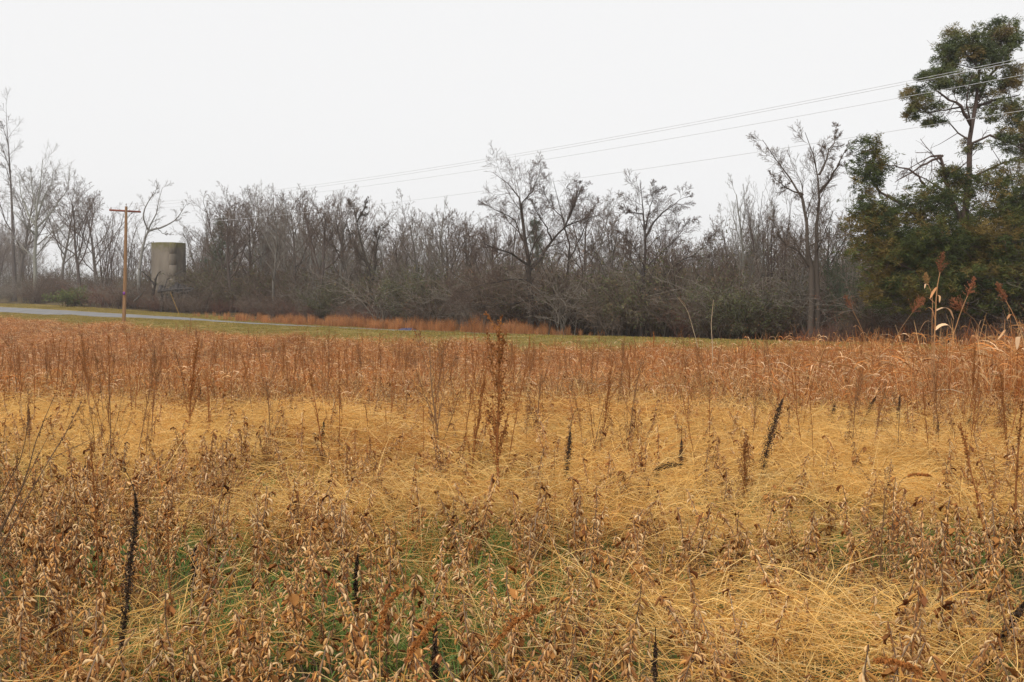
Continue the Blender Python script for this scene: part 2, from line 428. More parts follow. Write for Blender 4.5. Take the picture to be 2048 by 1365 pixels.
# matted straw
x, y = field_points(R, 2800, 2.2, 15); s = np.clip(strawness(x, y) + .25 * np.clip((y - 6) / 4, 0, 1), 0, 1) * (1 - .85 * patch(x, y, GREEN_P)); k = R.random(len(x)) < s ** 1.5 * .95 + .03
x1, y1, s1 = x[k], y[k], s[k]
x, y = field_points(R, 3400, 14, 34); s = np.clip(.75 * vnoise(x, y, 4, 8) + .1 - np.clip((y - 15) / 16, 0, .7), 0, 1); k = R.random(len(x)) < s
x1 = np.concatenate([x1, x[k]]); y1 = np.concatenate([y1, y[k]]); s1 = np.concatenate([s1, s[k]])
lie = vnoise(x1, y1, 1.3, 21) * 9 + R.normal(0, .5, len(x1))
scatter('straw_grass', np.column_stack([x1, y1, ground(x1, y1) + np.clip(s1 - .3, 0, 1) * .10 + .11 * np.clip(vnoise(x1, y1, .9, 71) - .45, 0, 1) * 2 * np.clip(s1 * 1.5, 0, 1)]), lie, R.uniform(.75, 1.2, len(x1)),
        np.where(.65 * vnoise(x1, y1, 1.4, 83) + .35 * vnoise(x1, y1, .5, 84) + .25 * patch(x1, y1, STRAW_P) + R.normal(0, .08, len(x1)) > .52, 0, 4) + R.integers(0, 4, len(x1)), [straw_mat(R, cols=STRAW_C[:4] + STRAW_C[:2]) for _ in range(4)] + [straw_mat(R, cols=STRAW_C[2:]) for _ in range(4)], 'matted golden dry straw grass lying between the soybean plants', 'dry grass')
# loose standing straw
x, y = field_points(R, 900, 2.2, 26)
scatter('standing_straw', np.column_stack([x, y, ground(x, y)]), R.uniform(0, 6.28, len(x)), R.uniform(.7, 1.2, len(x)), R.integers(0, 5, len(x)), [straw_up(R) for _ in range(5)],
        'thin loose straw blades standing among the soybean plants', 'dry grass')
# green understorey
x, y = field_points(R, 11000, 2.2, 15); g = np.clip(1.2 * patch(x, y, GREEN_P) + .5 * (vnoise(x, y, 1.1, 31) - .45), 0, 1); k = R.random(len(x)) < g * .9 + .04
x, y = x[k], y[k]
scatter('green_grass', np.column_stack([x, y, ground(x, y)]), R.uniform(0, 6.28, len(x)), R.uniform(.7, 1.4, len(x)), R.integers(0, 5, len(x)), [green_tuft(R) for _ in range(5)],
        'short green grass growing under the dry soybeans', 'grass')
# tall reddish grass of the far field
x, y = field_points(R, 17500, 7.5, 118, .95, 6)
den = np.clip((y - 8.5 - 5 * (vnoise(x, y, 3, 49) - .5)) / 13, 0, 1) ** 1.5 * (.25 + .9 * vnoise(x, y, 4, 41)); k = R.random(len(x)) < den; x, y = x[k], y[k]
hs = (.72 + .5 * vnoise(x, y, 5, 44)) * np.clip(y / 20, .6, 1) + (np.clip((x / y - .04) / .1, 0, 1) * .75 + np.clip((x / y - .25) / .1, 0, 1) * .35) * np.clip((y - 19) / 8, 0, 1) * (.35 + .9 * vnoise(x, y, 1.5, 47))
wd = 1 + np.clip((y - 20) / 60, 0, 1.2)
scatter('red_grass', np.column_stack([x, y, ground(x, y)]), R.uniform(0, 6.28, len(x)), np.column_stack([wd, wd, hs * R.uniform(.8, 1.25, len(x))]), R.integers(0, 7, len(x)), [red_grass(R) for _ in range(7)],
        'tall rust brown dry grass filling the far half of the field', 'dry grass')
n_ = 900; xt = R.uniform(.12, .56, n_); yt = R.uniform(17, 33, n_); xt = xt * yt; k = (dn(xt, yt) < -3.5) & (R.random(n_) < np.clip((xt / yt - .18) / .2, .08, .6)); xt, yt = xt[k], yt[k]
hs = R.uniform(.5, 1.15, len(xt)) * np.clip(.5 + (xt / yt - .1) * 1.6, .6, 1.15)
scatter('tall_rust_grass', np.column_stack([xt, yt, ground(xt, yt)]), R.uniform(0, 6.28, len(xt)), np.column_stack([hs * .8 + .2, hs * .8 + .2, hs]), R.integers(0, 5, len(xt)), [red_grass(R, 16, 1.75, .2, RED_C[:5], 1.5) for _ in range(5)],
        'tangle of head high rust grass with curled leaves in front of the cedar', 'dry grass')
# verge turf and the orange sedge beyond the road
def strip_points(r, n, s0, s1, d0, d1):
    s = r.uniform(s0, s1, n); d = r.uniform(d0, d1, n); XY = P0 + s[:, None] * U + d[:, None] * N; return XY[:, 0], XY[:, 1]
xa, ya = strip_points(R, 7000, -90, 75, -3.6, 3.6); xb, yb = strip_points(R, 3500, -90, 75, 8.5, 13)
x, y = np.concatenate([xa, xb]), np.concatenate([ya, yb])
scatter('verge_grass', np.column_stack([x, y, ground(x, y) + .02]), R.uniform(0, 6.28, len(x)), R.uniform(.7, 1.4, len(x)), R.integers(0, 5, len(x)), [verge_tuft(R) for _ in range(5)],
        'short olive mown grass along both sides of the road', 'grass')
xa, ya = strip_points(R, 2600, -12, 38, 9.6, 16)
sa = (xa - P0[0]) * U[0] + (ya - P0[1]) * U[1]; k = R.random(len(xa)) < np.clip(1.5 * vnoise(xa, ya, 1.8, 51) - .35, 0, 1) * np.interp(sa, [-12, -6, 8, 14, 33, 38], [.1, .35, .45, 1, 1, .15]); xa, ya = xa[k], ya[k]
xb, yb = strip_points(R, 3, 39, 41, 10, 13)
x, y = np.concatenate([xa, xb]), np.concatenate([ya, yb])
scatter('orange_sedge', np.column_stack([x, y, ground(x, y)]), R.uniform(0, 6.28, len(x)), (.45 + .6 * vnoise(x, y, 2.0, 57)) * R.uniform(.35, 1.2, len(x)) * np.interp((x - P0[0]) * U[0] + (y - P0[1]) * U[1], [-12, 0, 30, 40], [.5, .8, 1, .45]), R.integers(0, 5, len(x)), [sedge(R) for _ in range(5)],
        'band of bright orange sedge along the far side of the road', 'dry grass')

# ------------------------------------------------------------------ bare trees
def spread(P, Rd, r, M, t0, t1, ang, aj, ratio, K, crook, up, rr, minr, taper=.3, fall=.55):
    n, kp = P.shape[:2]
    t = t0 + (t1 - t0) * (np.arange(M)[None] + r.random((n, M))) / M
    fi = t * (kp - 1); i0 = np.minimum(fi.astype(int), kp - 2); fr = (fi - i0)[..., None]
    a = np.arange(n)[:, None]
    base = P[a, i0] * (1 - fr) + P[a, i0 + 1] * fr
    rad = Rd[a, i0] * (1 - fr[..., 0]) + Rd[a, i0 + 1] * fr[..., 0]
    tan = unit(P[a, i0 + 1] - P[a, i0]); e1, e2 = frame(tan)
    az = (np.arange(M)[None] * 2.4 + r.uniform(0, 6.28, (n, 1)) + r.normal(0, .5, (n, M)))[..., None]
    an = (ang + r.normal(0, aj, (n, M)))[..., None]
    d = unit(np.cos(an) * tan + np.sin(an) * (np.cos(az) * e1 + np.sin(az) * e2))
    plen = np.linalg.norm(np.diff(P, axis=1), axis=2).sum(1)[:, None]
    L = plen * ratio * (1 - fall * (t - t0) / max(t1 - t0, 1e-3)) * r.uniform(.65, 1.3, (n, M))
    n2 = n * M; base = base.reshape(n2, 3); d = d.reshape(n2, 3); L = L.reshape(n2)
    Q = np.zeros((n2, K, 3)); Q[:, 0] = base
    for j in range(1, K):
        d = unit(d + crook * r.normal(size=(n2, 3)) + np.array([0, 0, up])); Q[:, j] = Q[:, j - 1] + d * (L / (K - 1))[:, None]
    r0 = np.maximum(rad.reshape(n2) * rr, minr)
    Rr = np.maximum(r0[:, None] * np.linspace(1, taper, K)[None], minr * .75)
    return Q, Rr

def grow(P0s, R0s, r, bark, twig, lv, sides=(8, 6, 4, 3, 3), minr=.006):
    """trunk mesh and crown mesh from level-0 centre lines"""
    tr, cr = MB(), MB(); P, Rd = P0s, R0s
    tubes(tr, P, Rd, sides[0], bark)
    for i, kw in enumerate(lv):
        P, Rd = spread(P, Rd, r, minr=minr, **kw)
        f = min(1., (i + 1) / len(lv)); c = np.array(bark) * (1 - f) + np.array(twig) * f
        c = np.tile(c, (len(P), 1)) * (1 + r.normal(0, .12, (len(P), 1)))
        tubes(tr if i == 0 and len(lv) > 2 else cr, P, Rd, sides[min(i + 1, 4)], c)
    return tr, cr
def trunk_line(r, h, r0, lean=.04, crook=.05, K=9, x=0, y=0):
    P = np.zeros((1, K, 3)); P[0, 0] = (x, y, 0); d = np.array([r.normal(0, lean), r.normal(0, lean), 1.])
    for j in range(1, K):
        d = unit(d + np.append(r.normal(0, crook, 2), .05)); P[0, j] = P[0, j - 1] + d * h / (K - 1)
    return P, r0 * np.linspace(1, .18, K)[None] ** .9 * np.array([[1.25] + [1] * (K - 1)])
def stems(r, lst):
    A = [trunk_line(r, *q) for q in lst]; return np.concatenate([a[0] for a in A]), np.concatenate([a[1] for a in A])
BK = [(.115, .095, .08), (.16, .145, .125), (.09, .07, .06), (.20, .19, .165)]
TW = [(.165, .12, .092), (.20, .16, .13), (.135, .09, .068), (.22, .19, .155)]
def lv_std(m=(11, 8, 7, 5), up=(.10, .07, .06, .05), ang=(.8, .75, .7, .65), t0=.28, crook=.14, ratio=(.42, .45, .5, .55)):
    K = (7, 5, 4, 3)
    return [dict(M=m[i], t0=t0 if i == 0 else .2, t1=1., ang=ang[i], aj=.15, ratio=ratio[i], K=K[i], crook=crook, up=up[i], rr=.55 if i == 0 else .6) for i in range(len(m))]
TREES = {}
def tree_mesh(kind, seed, h=10.):
    r = np.random.default_rng(seed); v = seed % 4
    if kind == 'upright':      # slim forest edge tree with steep branches
        P, Rr = stems(r, [(h, .11, .03, .05)]); lv = lv_std((11, 7, 5, 3), (.22, .16, .12, .08), (.6, .55, .6, .6), .3, .12, (.34, .42, .48, .5))
    elif kind == 'spreading':  # broad crooked crown
        P, Rr = stems(r, [(h * .8, .16, .05, .08)]); lv = lv_std((9, 7, 5, 4), (.10, .06, .05, .03), (.85, .75, .7, .65), .3, .18, (.6, .5, .48, .5))
    elif kind == 'multi':      # several stems from one stool
        P, Rr = stems(r, [(h * r.uniform(.75, 1), .075, .16, .05) for _ in range(5)]); lv = lv_std((6, 5, 4, 4), (.2, .14, .1, .06), (.5, .55, .6, .6), .25, .12, (.35, .42, .45, .5))
    elif kind == 'fan':        # dense fine fan of twigs
        P, Rr = stems(r, [(h * .85, .12, .03, .05), (h * .7, .08, .12, .05), (h * .7, .08, .12, .05)]); lv = lv_std((9, 6, 5, 3), (.18, .16, .12, .1), (.65, .5, .5, .5), .2, .09, (.5, .45, .5, .5))
    elif kind == 'round':      # rounded crown of fine twigs
        P, Rr = stems(r, [(h * .72, .14, .04, .06)]); lv = lv_std((11, 8, 6, 4), (.12, .07, .04, .02), (.72, .62, .65, .7), .32, .13, (.62, .46, .48, .5))
    else:                      # sapling
        P, Rr = stems(r, [(h, .05, .06, .04)]); lv = lv_std((9, 6, 5), (.2, .16, .1), (.55, .55, .6), .3, .1, (.35, .45, .5))
    tr, cr = grow(P, Rr, r, BK[v], TW[v], lv, minr=.0085 if kind == 'round' else .006)
    zmax = max(a[:, 2].max() for a in cr.v)
    return tr.mesh('trunk', M_bark), cr.mesh('crown', M_twig), zmax
def get_tree(kind, seed):
    if (kind, seed) not in TREES: TREES[(kind, seed)] = tree_mesh(kind, seed)
    return TREES[(kind, seed)]
def plant_tree(name, kind, seed, px, d, top, label, cat='tree', group=None, wide=1.0):
    Y = depth_at(px, d); x = (px - 1024) / F * Y; z = gz(x, Y); h = at(px, top, Y)[2] - z
    a, b, zm = get_tree(kind, seed); s = h / zm
    t = thing(name, label, cat, (x, Y, z - .05), group, rz=(seed * 1.7 + px) % 6.28)
    t.scale = (s * wide, s * wide, s)
    link('trunk', a, t); link('crown', b, t)
    return t
def traced_tree(name, px0, d, lines, lv, r, bark, twig, label, group=None, cat='tree', minr=.007):
    """main limbs given as image polylines (px, py, offset in depth m); side growth is grown on them"""
    Y0 = depth_at(px0, d); x0 = (px0 - 1024) / F * Y0; o = np.array([x0, Y0, gz(x0, Y0) - .05])
    K = 10; Ps, Rs = [], []
    for pts, ra, rb in lines:
        q = np.array([at(a, b, Y0 + c) - o for a, b, c in pts])
        if pts[0][1] > 630: q[0, 2] = 0
        s = np.concatenate([[0], np.cumsum(np.linalg.norm(np.diff(q, axis=0), axis=1))]); u = np.linspace(0, s[-1], K)
        p = np.column_stack([np.interp(u, s, q[:, i]) for i in range(3)])
        p[1:-1] += r.normal(0, .035, (K - 2, 3)); Ps.append(p); Rs.append((ra - rb * .5) * np.linspace(1, 0, K) ** 1.15 * .92 + rb * .5)
    tr, cr = grow(np.array(Ps), np.array(Rs), r, bark, twig, lv, minr=minr)
    t = thing(name, label, cat, o, group); link('trunk', tr.mesh('trunk', M_bark), t); link('crown', cr.mesh('crown', M_twig), t); return t
LV3 = [dict(M=8, t0=.25, t1=1., ang=.65, aj=.2, ratio=.36, K=6, crook=.14, up=.03, rr=.4, fall=.6), dict(M=7, t0=.12, t1=1., ang=.6, aj=.2, ratio=.55, K=4, crook=.15, up=.05, rr=.5, fall=.4),
       dict(M=5, t0=.12, t1=1., ang=.55, aj=.2, ratio=.65, K=3, crook=.15, up=.04, rr=.6, fall=.4), dict(M=4, t0=.15, t1=1., ang=.6, aj=.25, ratio=.65, K=3, crook=.15, up=.03, rr=.7, fall=.4)]
RT = np.random.default_rng(5)
dk, dtw = (.06, .047, .038), (.115, .078, .06)
traced_tree('walnut_tree', 1062, 14, [([(1062, 662, 0), (1062, 600, 0), (1058, 545, 0), (1052, 490, 0), (1044, 415, .2), (1043, 400, .2), (1020, 370, .4), (985, 345, .8)], .24, .03),
    ([(1050, 480, 0), (1044, 405, 0), (1066, 385, -.6), (1078, 350, -1), (1082, 330, -1)], .09, .02), ([(1055, 545, 0), (1080, 520, 1), (1105, 480, 2), (1125, 455, 2.2), (1165, 440, 2.5), (1200, 430, 2.8)], .16, .03),
    ([(1104, 482, 2), (1092, 450, 1.5), (1072, 420, 1.2), (1062, 402, 1)], .07, .02), ([(1056, 530, 0), (1020, 505, -1), (985, 495, -2), (950, 480, -2.5)], .1, .02),
    ([(1052, 500, 0), (1030, 440, .8), (1000, 425, 1.2), (960, 405, 1.5)], .08, .02), ([(1130, 455, 2.2), (1150, 410, 2), (1165, 370, 2)], .07, .02), ([(1058, 560, 0), (1010, 560, -1.5), (960, 575, -2.5), (900, 590, -3)], .06, .015),
    ([(1060, 600, 0), (1010, 610, -2), (960, 612, -3), (900, 625, -3.5)], .05, .015), ([(1064, 590, 0), (1110, 570, -1), (1140, 590, -1.6), (1150, 620, -2)], .05, .015)], LV3, RT, dk, dtw,
    'largest dark crooked bare tree with low drooping branches behind the mown verge')
traced_tree('bare_tree', 1128, 19, [([(1130, 650, 0), (1135, 560, 0), (1140, 500, 0), (1128, 450, 0), (1115, 400, 0), (1106, 360, 0)], .14, .02), ([(1138, 520, 0), (1165, 470, .6), (1180, 430, 1)], .07, .02), ([(1130, 455, 0), (1150, 400, -1), (1160, 365, -1)], .06, .02),
    ([(1128, 440, 0), (1096, 405, 1), (1085, 375, 1)], .05, .02)], LV3, RT, dk, dtw, 'bare tree with arching twigs standing just behind the largest dark tree')
traced_tree('bare_tree', 1284, 15, [([(1284, 665, 0), (1284, 600, 0), (1288, 540, 0), (1291, 470, 0), (1285, 420, 0), (1282, 385, 0), (1280, 360, 0)], .19, .02), ([(1286, 555, 0), (1265, 525, .5), (1258, 495, 1), (1250, 470, 1)], .08, .02),
    ([(1285, 600, 0), (1310, 570, -.8), (1345, 535, -1.5), (1395, 505, -2), (1420, 485, -2)], .08, .02), ([(1291, 475, 0), (1310, 440, .6), (1345, 410, 1), (1370, 395, 1.2)], .09, .02), ([(1288, 540, 0), (1325, 505, 1), (1350, 480, 1.5), (1380, 440, 2)], .07, .02),
    ([(1287, 430, 0), (1265, 425, -.6), (1242, 420, -1)], .05, .015), ([(1291, 460, 0), (1302, 410, -.5), (1312, 375, -.8)], .06, .015), ([(1285, 620, 0), (1300, 605, 0), (1315, 590, 0)], .05, .02)], LV3, RT, (.06, .05, .045), dtw,
    'black barked bare tree with a long straight limb reaching to one side')
traced_tree('bare_tree', 1212, 24, [([(1212, 650, 0), (1206, 560, 0), (1200, 490, 0), (1196, 440, 0)], .1, .03), ([(1206, 540, 0), (1225, 505, .5), (1250, 480, 1)], .06, .02), ([(1200, 500, 0), (1215, 440, .3), (1235, 395, .5)], .06, .02)], LV3, RT, BK[3], TW[1],
    'small pale barked bare tree between the two dark trees')
traced_tree('bare_tree', 1624, 14, [([(1622, 690, 0), (1623, 600, 0), (1620, 520, 0), (1612, 470, 0), (1615, 430, 0), (1604, 385, 0), (1580, 355, .3), (1560, 335, .5), (1545, 305, .6), (1525, 280, .8)], .2, .025),
    ([(1634, 690, .3), (1634, 600, .3), (1630, 520, .3), (1636, 440, .3), (1640, 390, .3), (1637, 350, .3), (1625, 310, .2), (1610, 265, 0)], .19, .025), ([(1640, 385, .3), (1665, 350, -.4), (1680, 320, -.8), (1700, 290, -1)], .09, .02),
    ([(1638, 350, .3), (1655, 310, .8), (1668, 280, 1), (1672, 250, 1)], .07, .015), ([(1606, 390, 0), (1570, 375, -.8), (1540, 350, -1.2)], .06, .015), ([(1625, 540, 0), (1590, 500, -.5), (1560, 480, -1), (1545, 440, -1.2)], .06, .015)], [dict(LV3[0], ratio=.22, M=10)] + LV3[1:], RT, (.095, .075, .06), (.16, .12, .095),
    'tall pair of bare trunks with thin wavy branches beside the big cedar')
traced_tree('bare_tree', 14, 16, [([(30, 612, 0), (28, 520, 0), (25, 440, 0), (22, 360, 0), (18, 310, 0), (14, 260, 0), (12, 205, 0)], .38, .03), ([(23, 370, 0), (12, 335, .6), (-6, 325, 1)], .1, .03), ([(22, 345, 0), (10, 310, -.5), (0, 285, -1)], .1, .03), ([(17, 290, 0), (6, 255, .5), (-2, 240, .8)], .08, .03)],
    [dict(LV3[0], t0=.55, M=10, ratio=.16), dict(LV3[1], ratio=.55), LV3[2]], RT, (.12, .10, .09), (.22, .19, .17), 'tallest slender bare tree rising above its neighbours at the roadside brush', minr=.012)
traced_tree('oak_tree', 75, 18, [([(70, 612, 0), (70, 520, 0), (72, 470, 0), (72, 430, 0), (78, 390, 0), (84, 350, 0), (85, 320, 0)], .42, .06), ([(70, 450, 0), (55, 425, 1), (42, 390, 2), (38, 350, 2)], .2, .05), ([(70, 470, 0), (50, 450, -2), (38, 430, -3)], .14, .04), ([(71, 460, 0), (95, 435, 2), (110, 415, 3), (135, 380, 3.5), (140, 345, 4)], .2, .05),
    ([(73, 440, 0), (85, 400, -1), (102, 370, -2), (108, 335, -2)], .16, .04), ([(75, 490, 0), (105, 465, -1), (130, 450, -2)], .12, .04), ([(72, 420, 0), (64, 380, 0), (62, 340, 0)], .14, .04)],
    [dict(LV3[0], ratio=.35, M=10), LV3[1], LV3[2]], RT, (.24, .235, .2), (.27, .245, .22), 'pale grey lichen covered bare oak with a broad spreading crown', minr=.013)
traced_tree('bare_tree', 278, 17, [([(276, 612, 0), (278, 560, 0), (280, 520, 0), (290, 480, 0), (297, 460, 0), (303, 445, 0), (315, 425, 0), (318, 400, 0), (325, 375, 0)], .3, .04), ([(298, 462, 0), (325, 455, .5), (345, 445, 1), (360, 430, 1), (375, 405, 1)], .15, .03), ([(296, 460, 0), (285, 435, -1), (292, 410, -1), (310, 385, -1), (318, 365, -1)], .14, .03),
    ([(312, 455, .2), (325, 467, .4), (345, 470, .6)], .07, .02), ([(284, 505, 0), (300, 485, 1), (307, 486, 1)], .1, .03)], [dict(LV3[0], t0=.45, M=8, ratio=.2), dict(LV3[1], ratio=.5), LV3[2]], RT, (.23, .22, .2), (.24, .21, .19),
    'pale leaning bare tree reaching a long limb over the concrete silo', minr=.011)
traced_tree('vine_covered_tree', 735, 17, [([(742, 640, 0), (745, 580, 0), (735, 530, 0), (722, 480, 0), (712, 440, 0), (706, 410, 0)], .22, .05), ([(745, 560, 0), (752, 500, .5), (760, 460, 1), (775, 450, 1)], .15, .03), ([(714, 445, 0), (728, 420, -.5), (738, 395, -1)], .08, .02), ([(735, 530, 0), (705, 490, 1), (695, 455, 1)], .1, .02)],
    [dict(LV3[0], ratio=.22, M=12, t0=.05), dict(LV3[1], M=9), dict(LV3[2], M=6), LV3[3]], RT, (.06, .05, .04), (.11, .08, .06), 'dark broken topped tree wrapped in dead vines')

# rest of the wood edge
G = 'bare trees along the far side of the road'
Ls = {'upright': 'slim upright bare tree of the wood edge beyond the road', 'spreading': 'bare tree with crooked spreading limbs in the wood edge beyond the road', 'multi': 'bushy many stemmed bare tree in the wood edge beyond the road',
      'fan': 'bare tree with a dense fan of fine grey twigs beyond the road', 'sapling': 'thin bare sapling in the wood edge beyond the road'}
for i, (px, d, top, kind, sd_) in enumerate([(-60, 20, 330, 'spreading', 1), (122, 24, 340, 'round', 41), (160, 20, 350, 'round', 42), (195, 22, 380, 'round', 40), (205, 19, 400, 'multi', 6), (222, 17, 430, 'multi', 10), (255, 24, 430, 'upright', 4), (392, 24, 420, 'round', 41),
    (415, 22, 400, 'upright', 5), (438, 20, 362, 'round', 40), (470, 24, 385, 'upright', 4), (497, 20, 375, 'round', 42), (527, 22, 355, 'upright', 7), (548, 18, 372, 'round', 41), (590, 20, 366, 'round', 40), (612, 24, 390, 'upright', 9), (640, 18, 372, 'round', 42),
    (676, 22, 362, 'round', 41), (690, 24, 375, 'upright', 4), (462, 18, 385, 'round', 42), (515, 24, 372, 'fan', 15), (545, 26, 365, 'upright', 5), (570, 23, 380, 'fan', 19), (600, 27, 372, 'upright', 7), (628, 22, 380, 'fan', 15), (655, 26, 368, 'upright', 9), (704, 21, 380, 'round', 40), (715, 26, 395, 'upright', 4), (750, 22, 420, 'fan', 15), (820, 26, 420, 'upright', 9), (770, 28, 430, 'multi', 6), (848, 15, 375, 'round', 41), (872, 22, 392, 'fan', 19), (900, 24, 415, 'round', 42), (950, 22, 420, 'round', 40), (985, 24, 425, 'upright', 9), (1020, 30, 400, 'upright', 4), (1172, 26, 375, 'round', 42),
    (1240, 30, 420, 'multi', 14), (1340, 30, 455, 'multi', 10), (1405, 22, 470, 'sapling', 21), (1440, 20, 440, 'sapling', 22), (1470, 17, 345, 'sapling', 23), (1497, 18, 340, 'fan', 19), (1520, 20, 330, 'sapling', 22), (1548, 16, 350, 'multi', 14), (1580, 22, 400, 'multi', 6), (1690, 22, 330, 'sapling', 21), (1760, 26, 420, 'multi', 10), (1990, 24, 270, 'sapling', 23), (2030, 22, 250, 'fan', 15), (2110, 20, 230, 'spreading', 3), (-140, 18, 340, 'spreading', 13), (36, 26, 330, 'round', 40), (800, 22, 432, 'round', 42), (885, 18, 405, 'round', 40), (925, 27, 425, 'round', 41), (980, 20, 425, 'round', 42), (1215, 22, 415, 'round', 40), (1335, 24, 450, 'round', 42), (1385, 24, 462, 'round', 41), (1430, 19, 450, 'round', 40), (1475, 24, 400, 'round', 41), (1535, 23, 395, 'round', 42), (1585, 19, 420, 'round', 41), (1660, 22, 400, 'round', 40), (770, 24, 440, 'round', 40), (1010, 30, 420, 'round', 41), (1240, 26, 425, 'round', 41), (525, 28, 380, 'round', 40), (615, 28, 378, 'round', 41)]):
    zone = [z for lim, z in [(110, 'by the pale oak'), (250, 'behind the utility pole'), (405, 'behind the concrete silo'), (480, 'beside the young pine'), (600, 'behind the thinner orange sedge'), (790, 'behind the thick orange sedge'),
        (930, 'by the grey olive shrub'), (1150, 'behind the largest dark tree'), (1230, 'by the small pale barked tree'), (1420, 'behind the black barked tree'), (1600, 'in the olive thicket'), (9999, 'beside the cedars')] if px < lim][0]
    tone = ['brown', 'grey', 'dark', 'pale'][sd_ % 4]
    lab = {'upright': 'slim upright %s bare tree %s', 'spreading': '%s bare tree with crooked spreading limbs %s', 'multi': 'bushy many stemmed %s bare tree %s', 'round': 'round crowned fine twigged %s bare tree %s', 'fan': '%s bare tree with a dense fan of fine twigs %s', 'sapling': 'thin %s bare sapling %s'}[kind] % (tone, zone)
    plant_tree('bare_tree' if kind != 'sapling' else 'bare_sapling', kind, sd_, px, d, top, lab, 'tree' if kind != 'sapling' else 'sapling', G)

# the wood behind: a far mass of trees
r = np.random.default_rng(77); n = 420
px = r.uniform(-250, 2300, n); dd = 26 + 130 * r.random(n) ** 1.3
left = px < 400
Y = np.array([depth_at(a, b) for a, b in zip(px, dd)]); x = (px - 1024) / F * Y
k = ~((px > 60) & (px < 400) & (r.random(n) < .55)); x, Y, px, dd = x[k], Y[k], px[k], dd[k]; z = ground(x, Y)
top = np.interp(px, [-250, 0, 380, 420, 700, 780, 900, 1000, 1200, 1450, 1700, 2300], [400, 430, 470, 440, 430, 470, 460, 450, 465, 470, 450, 400]) + r.uniform(-5, 60, len(px))
hh = np.array([at(a, b, c)[2] for a, b, c in zip(px, top, Y)]) - z
src = [('upright', 5), ('upright', 4), ('multi', 6), ('multi', 10), ('fan', 15), ('spreading', 13), ('upright', 9)]; joined = []; zms = []
def merged(a, b):
    mb = MB()
    for me in (a, b):
        v = np.empty(len(me.vertices) * 3, np.float32); me.vertices.foreach_get('co', v); c = np.empty(len(me.vertices) * 4, np.float32); me.color_attributes['Col'].data.foreach_get('color', c)
        f = np.empty(len(me.loops), np.int32); me.loops.foreach_get('vertex_index', f); mb.add(v.reshape(-1, 3), f.reshape(-1, 4), c.reshape(-1, 4))
    return mb.mesh('wood_tree', M_twig)
LVF = lv_std((9, 7, 6), (.16, .12, .1), (.65, .6, .6), .25, .13, (.4, .45, .6))
for kd, sd_ in src:
    rf = np.random.default_rng(sd_ + 500); P, Rr = stems(rf, [(10, .11, .04, .06)] if kd != 'multi' else [(9, .08, .13, .05), (8, .07, .13, .05), (8.5, .07, .13, .05)])
    tr, cr = grow(P, Rr, rf, BK[sd_ % 4], TW[sd_ % 4], LVF, (5, 4, 3, 3, 3), .012); zms.append(max(a[:, 2].max() for a in cr.v)); ma, mb_ = tr.mesh('t', None), cr.mesh('c', None); joined.append(merged(ma, mb_)); bpy.data.meshes.remove(ma); bpy.data.meshes.remove(mb_)
vid = r.integers(0, len(src), len(x)); sc = hh / np.array(zms)[vid]
scatter('far_wood', np.column_stack([x, Y, z - .1]), r.uniform(0, 6.28, len(x)), np.column_stack([sc * 1.15, sc * 1.15, sc]), vid, joined, 'grey brown mass of leafless woods stretching away behind the wood edge', 'woods')

# ------------------------------------------------------------------ brush, shrubs and evergreens
def brush(r, h=2.2, n=26, bark=(.08, .058, .045), twig=(.135, .095, .072), leaves=0, lcol=None, arch=1.3):
    mb = MB(); base = np.column_stack([r.normal(0, .35, n), r.normal(0, .35, n), np.zeros(n)])
    P = arcs(base, r.uniform(0, 6.28, n), h * r.uniform(.7, 1.35, n), r.uniform(.05, .5, n), r.uniform(.6, arch + .6, n), 7)
    Rr = np.linspace(.022, .008, 7)[None] * r.uniform(.6, 1.4, n)[:, None]
    tubes(mb, P, Rr, 3, bark)
    Q, q = spread(P, Rr, r, M=7, t0=.15, t1=1, ang=.75, aj=.25, ratio=.4, K=5, crook=.22, up=-.01, rr=.6, minr=.007); tubes(mb, Q, q, 3, np.array(twig))
    Q2, q2 = spread(Q, q, r, M=3, t0=.1, t1=1, ang=.7, aj=.25, ratio=.55, K=3, crook=.25, up=0, rr=.8, minr=.006); tubes(mb, Q2, q2, 3, np.array(twig) * 1.1)
    if leaves:
        i = r.integers(0, len(Q2), leaves); C = Q2[i, r.integers(0, 3, leaves)] + r.normal(0, .05, (leaves, 3)); A = rdir(r, leaves) * r.uniform(.03, .07, (leaves, 1)); B = unit(np.cross(A, rdir(r, leaves))) * r.uniform(.012, .024, (leaves, 1))
        tris(mb, C, A, B, pick(r, lcol, leaves, .2))
    return mb
OLIVE = [(.09, .10, .045), (.12, .115, .05), (.075, .085, .035), (.14, .12, .06)]
BROWNL = [(.16, .09, .045), (.12, .07, .04), (.20, .11, .06)]
r = np.random.default_rng(91)
bsrc = [brush(r, 2.8, 15, (.15, .13, .105), (.23, .195, .16)).mesh('brush', M_twig), brush(r, 3.0, 14, (.12, .095, .075), (.18, .14, .11), 150, BROWNL, 1.6).mesh('brush', M_twig), brush(r, 2.2).mesh('brush', M_twig), brush(r, 2.6, 30, leaves=250, lcol=BROWNL).mesh('brush', M_twig), brush(r, 2.0, 28, (.10, .075, .06), (.165, .12, .095)).mesh('brush', M_twig),
        brush(r, 2.4, 26, leaves=1500, lcol=OLIVE).mesh('brush', M_twig), brush(r, 1.8, 24, (.11, .06, .05), (.17, .085, .065), 400, BROWNL).mesh('brush', M_twig), brush(r, 2.4, 30, leaves=2600, lcol=OLIVE).mesh('brush', M_twig)]
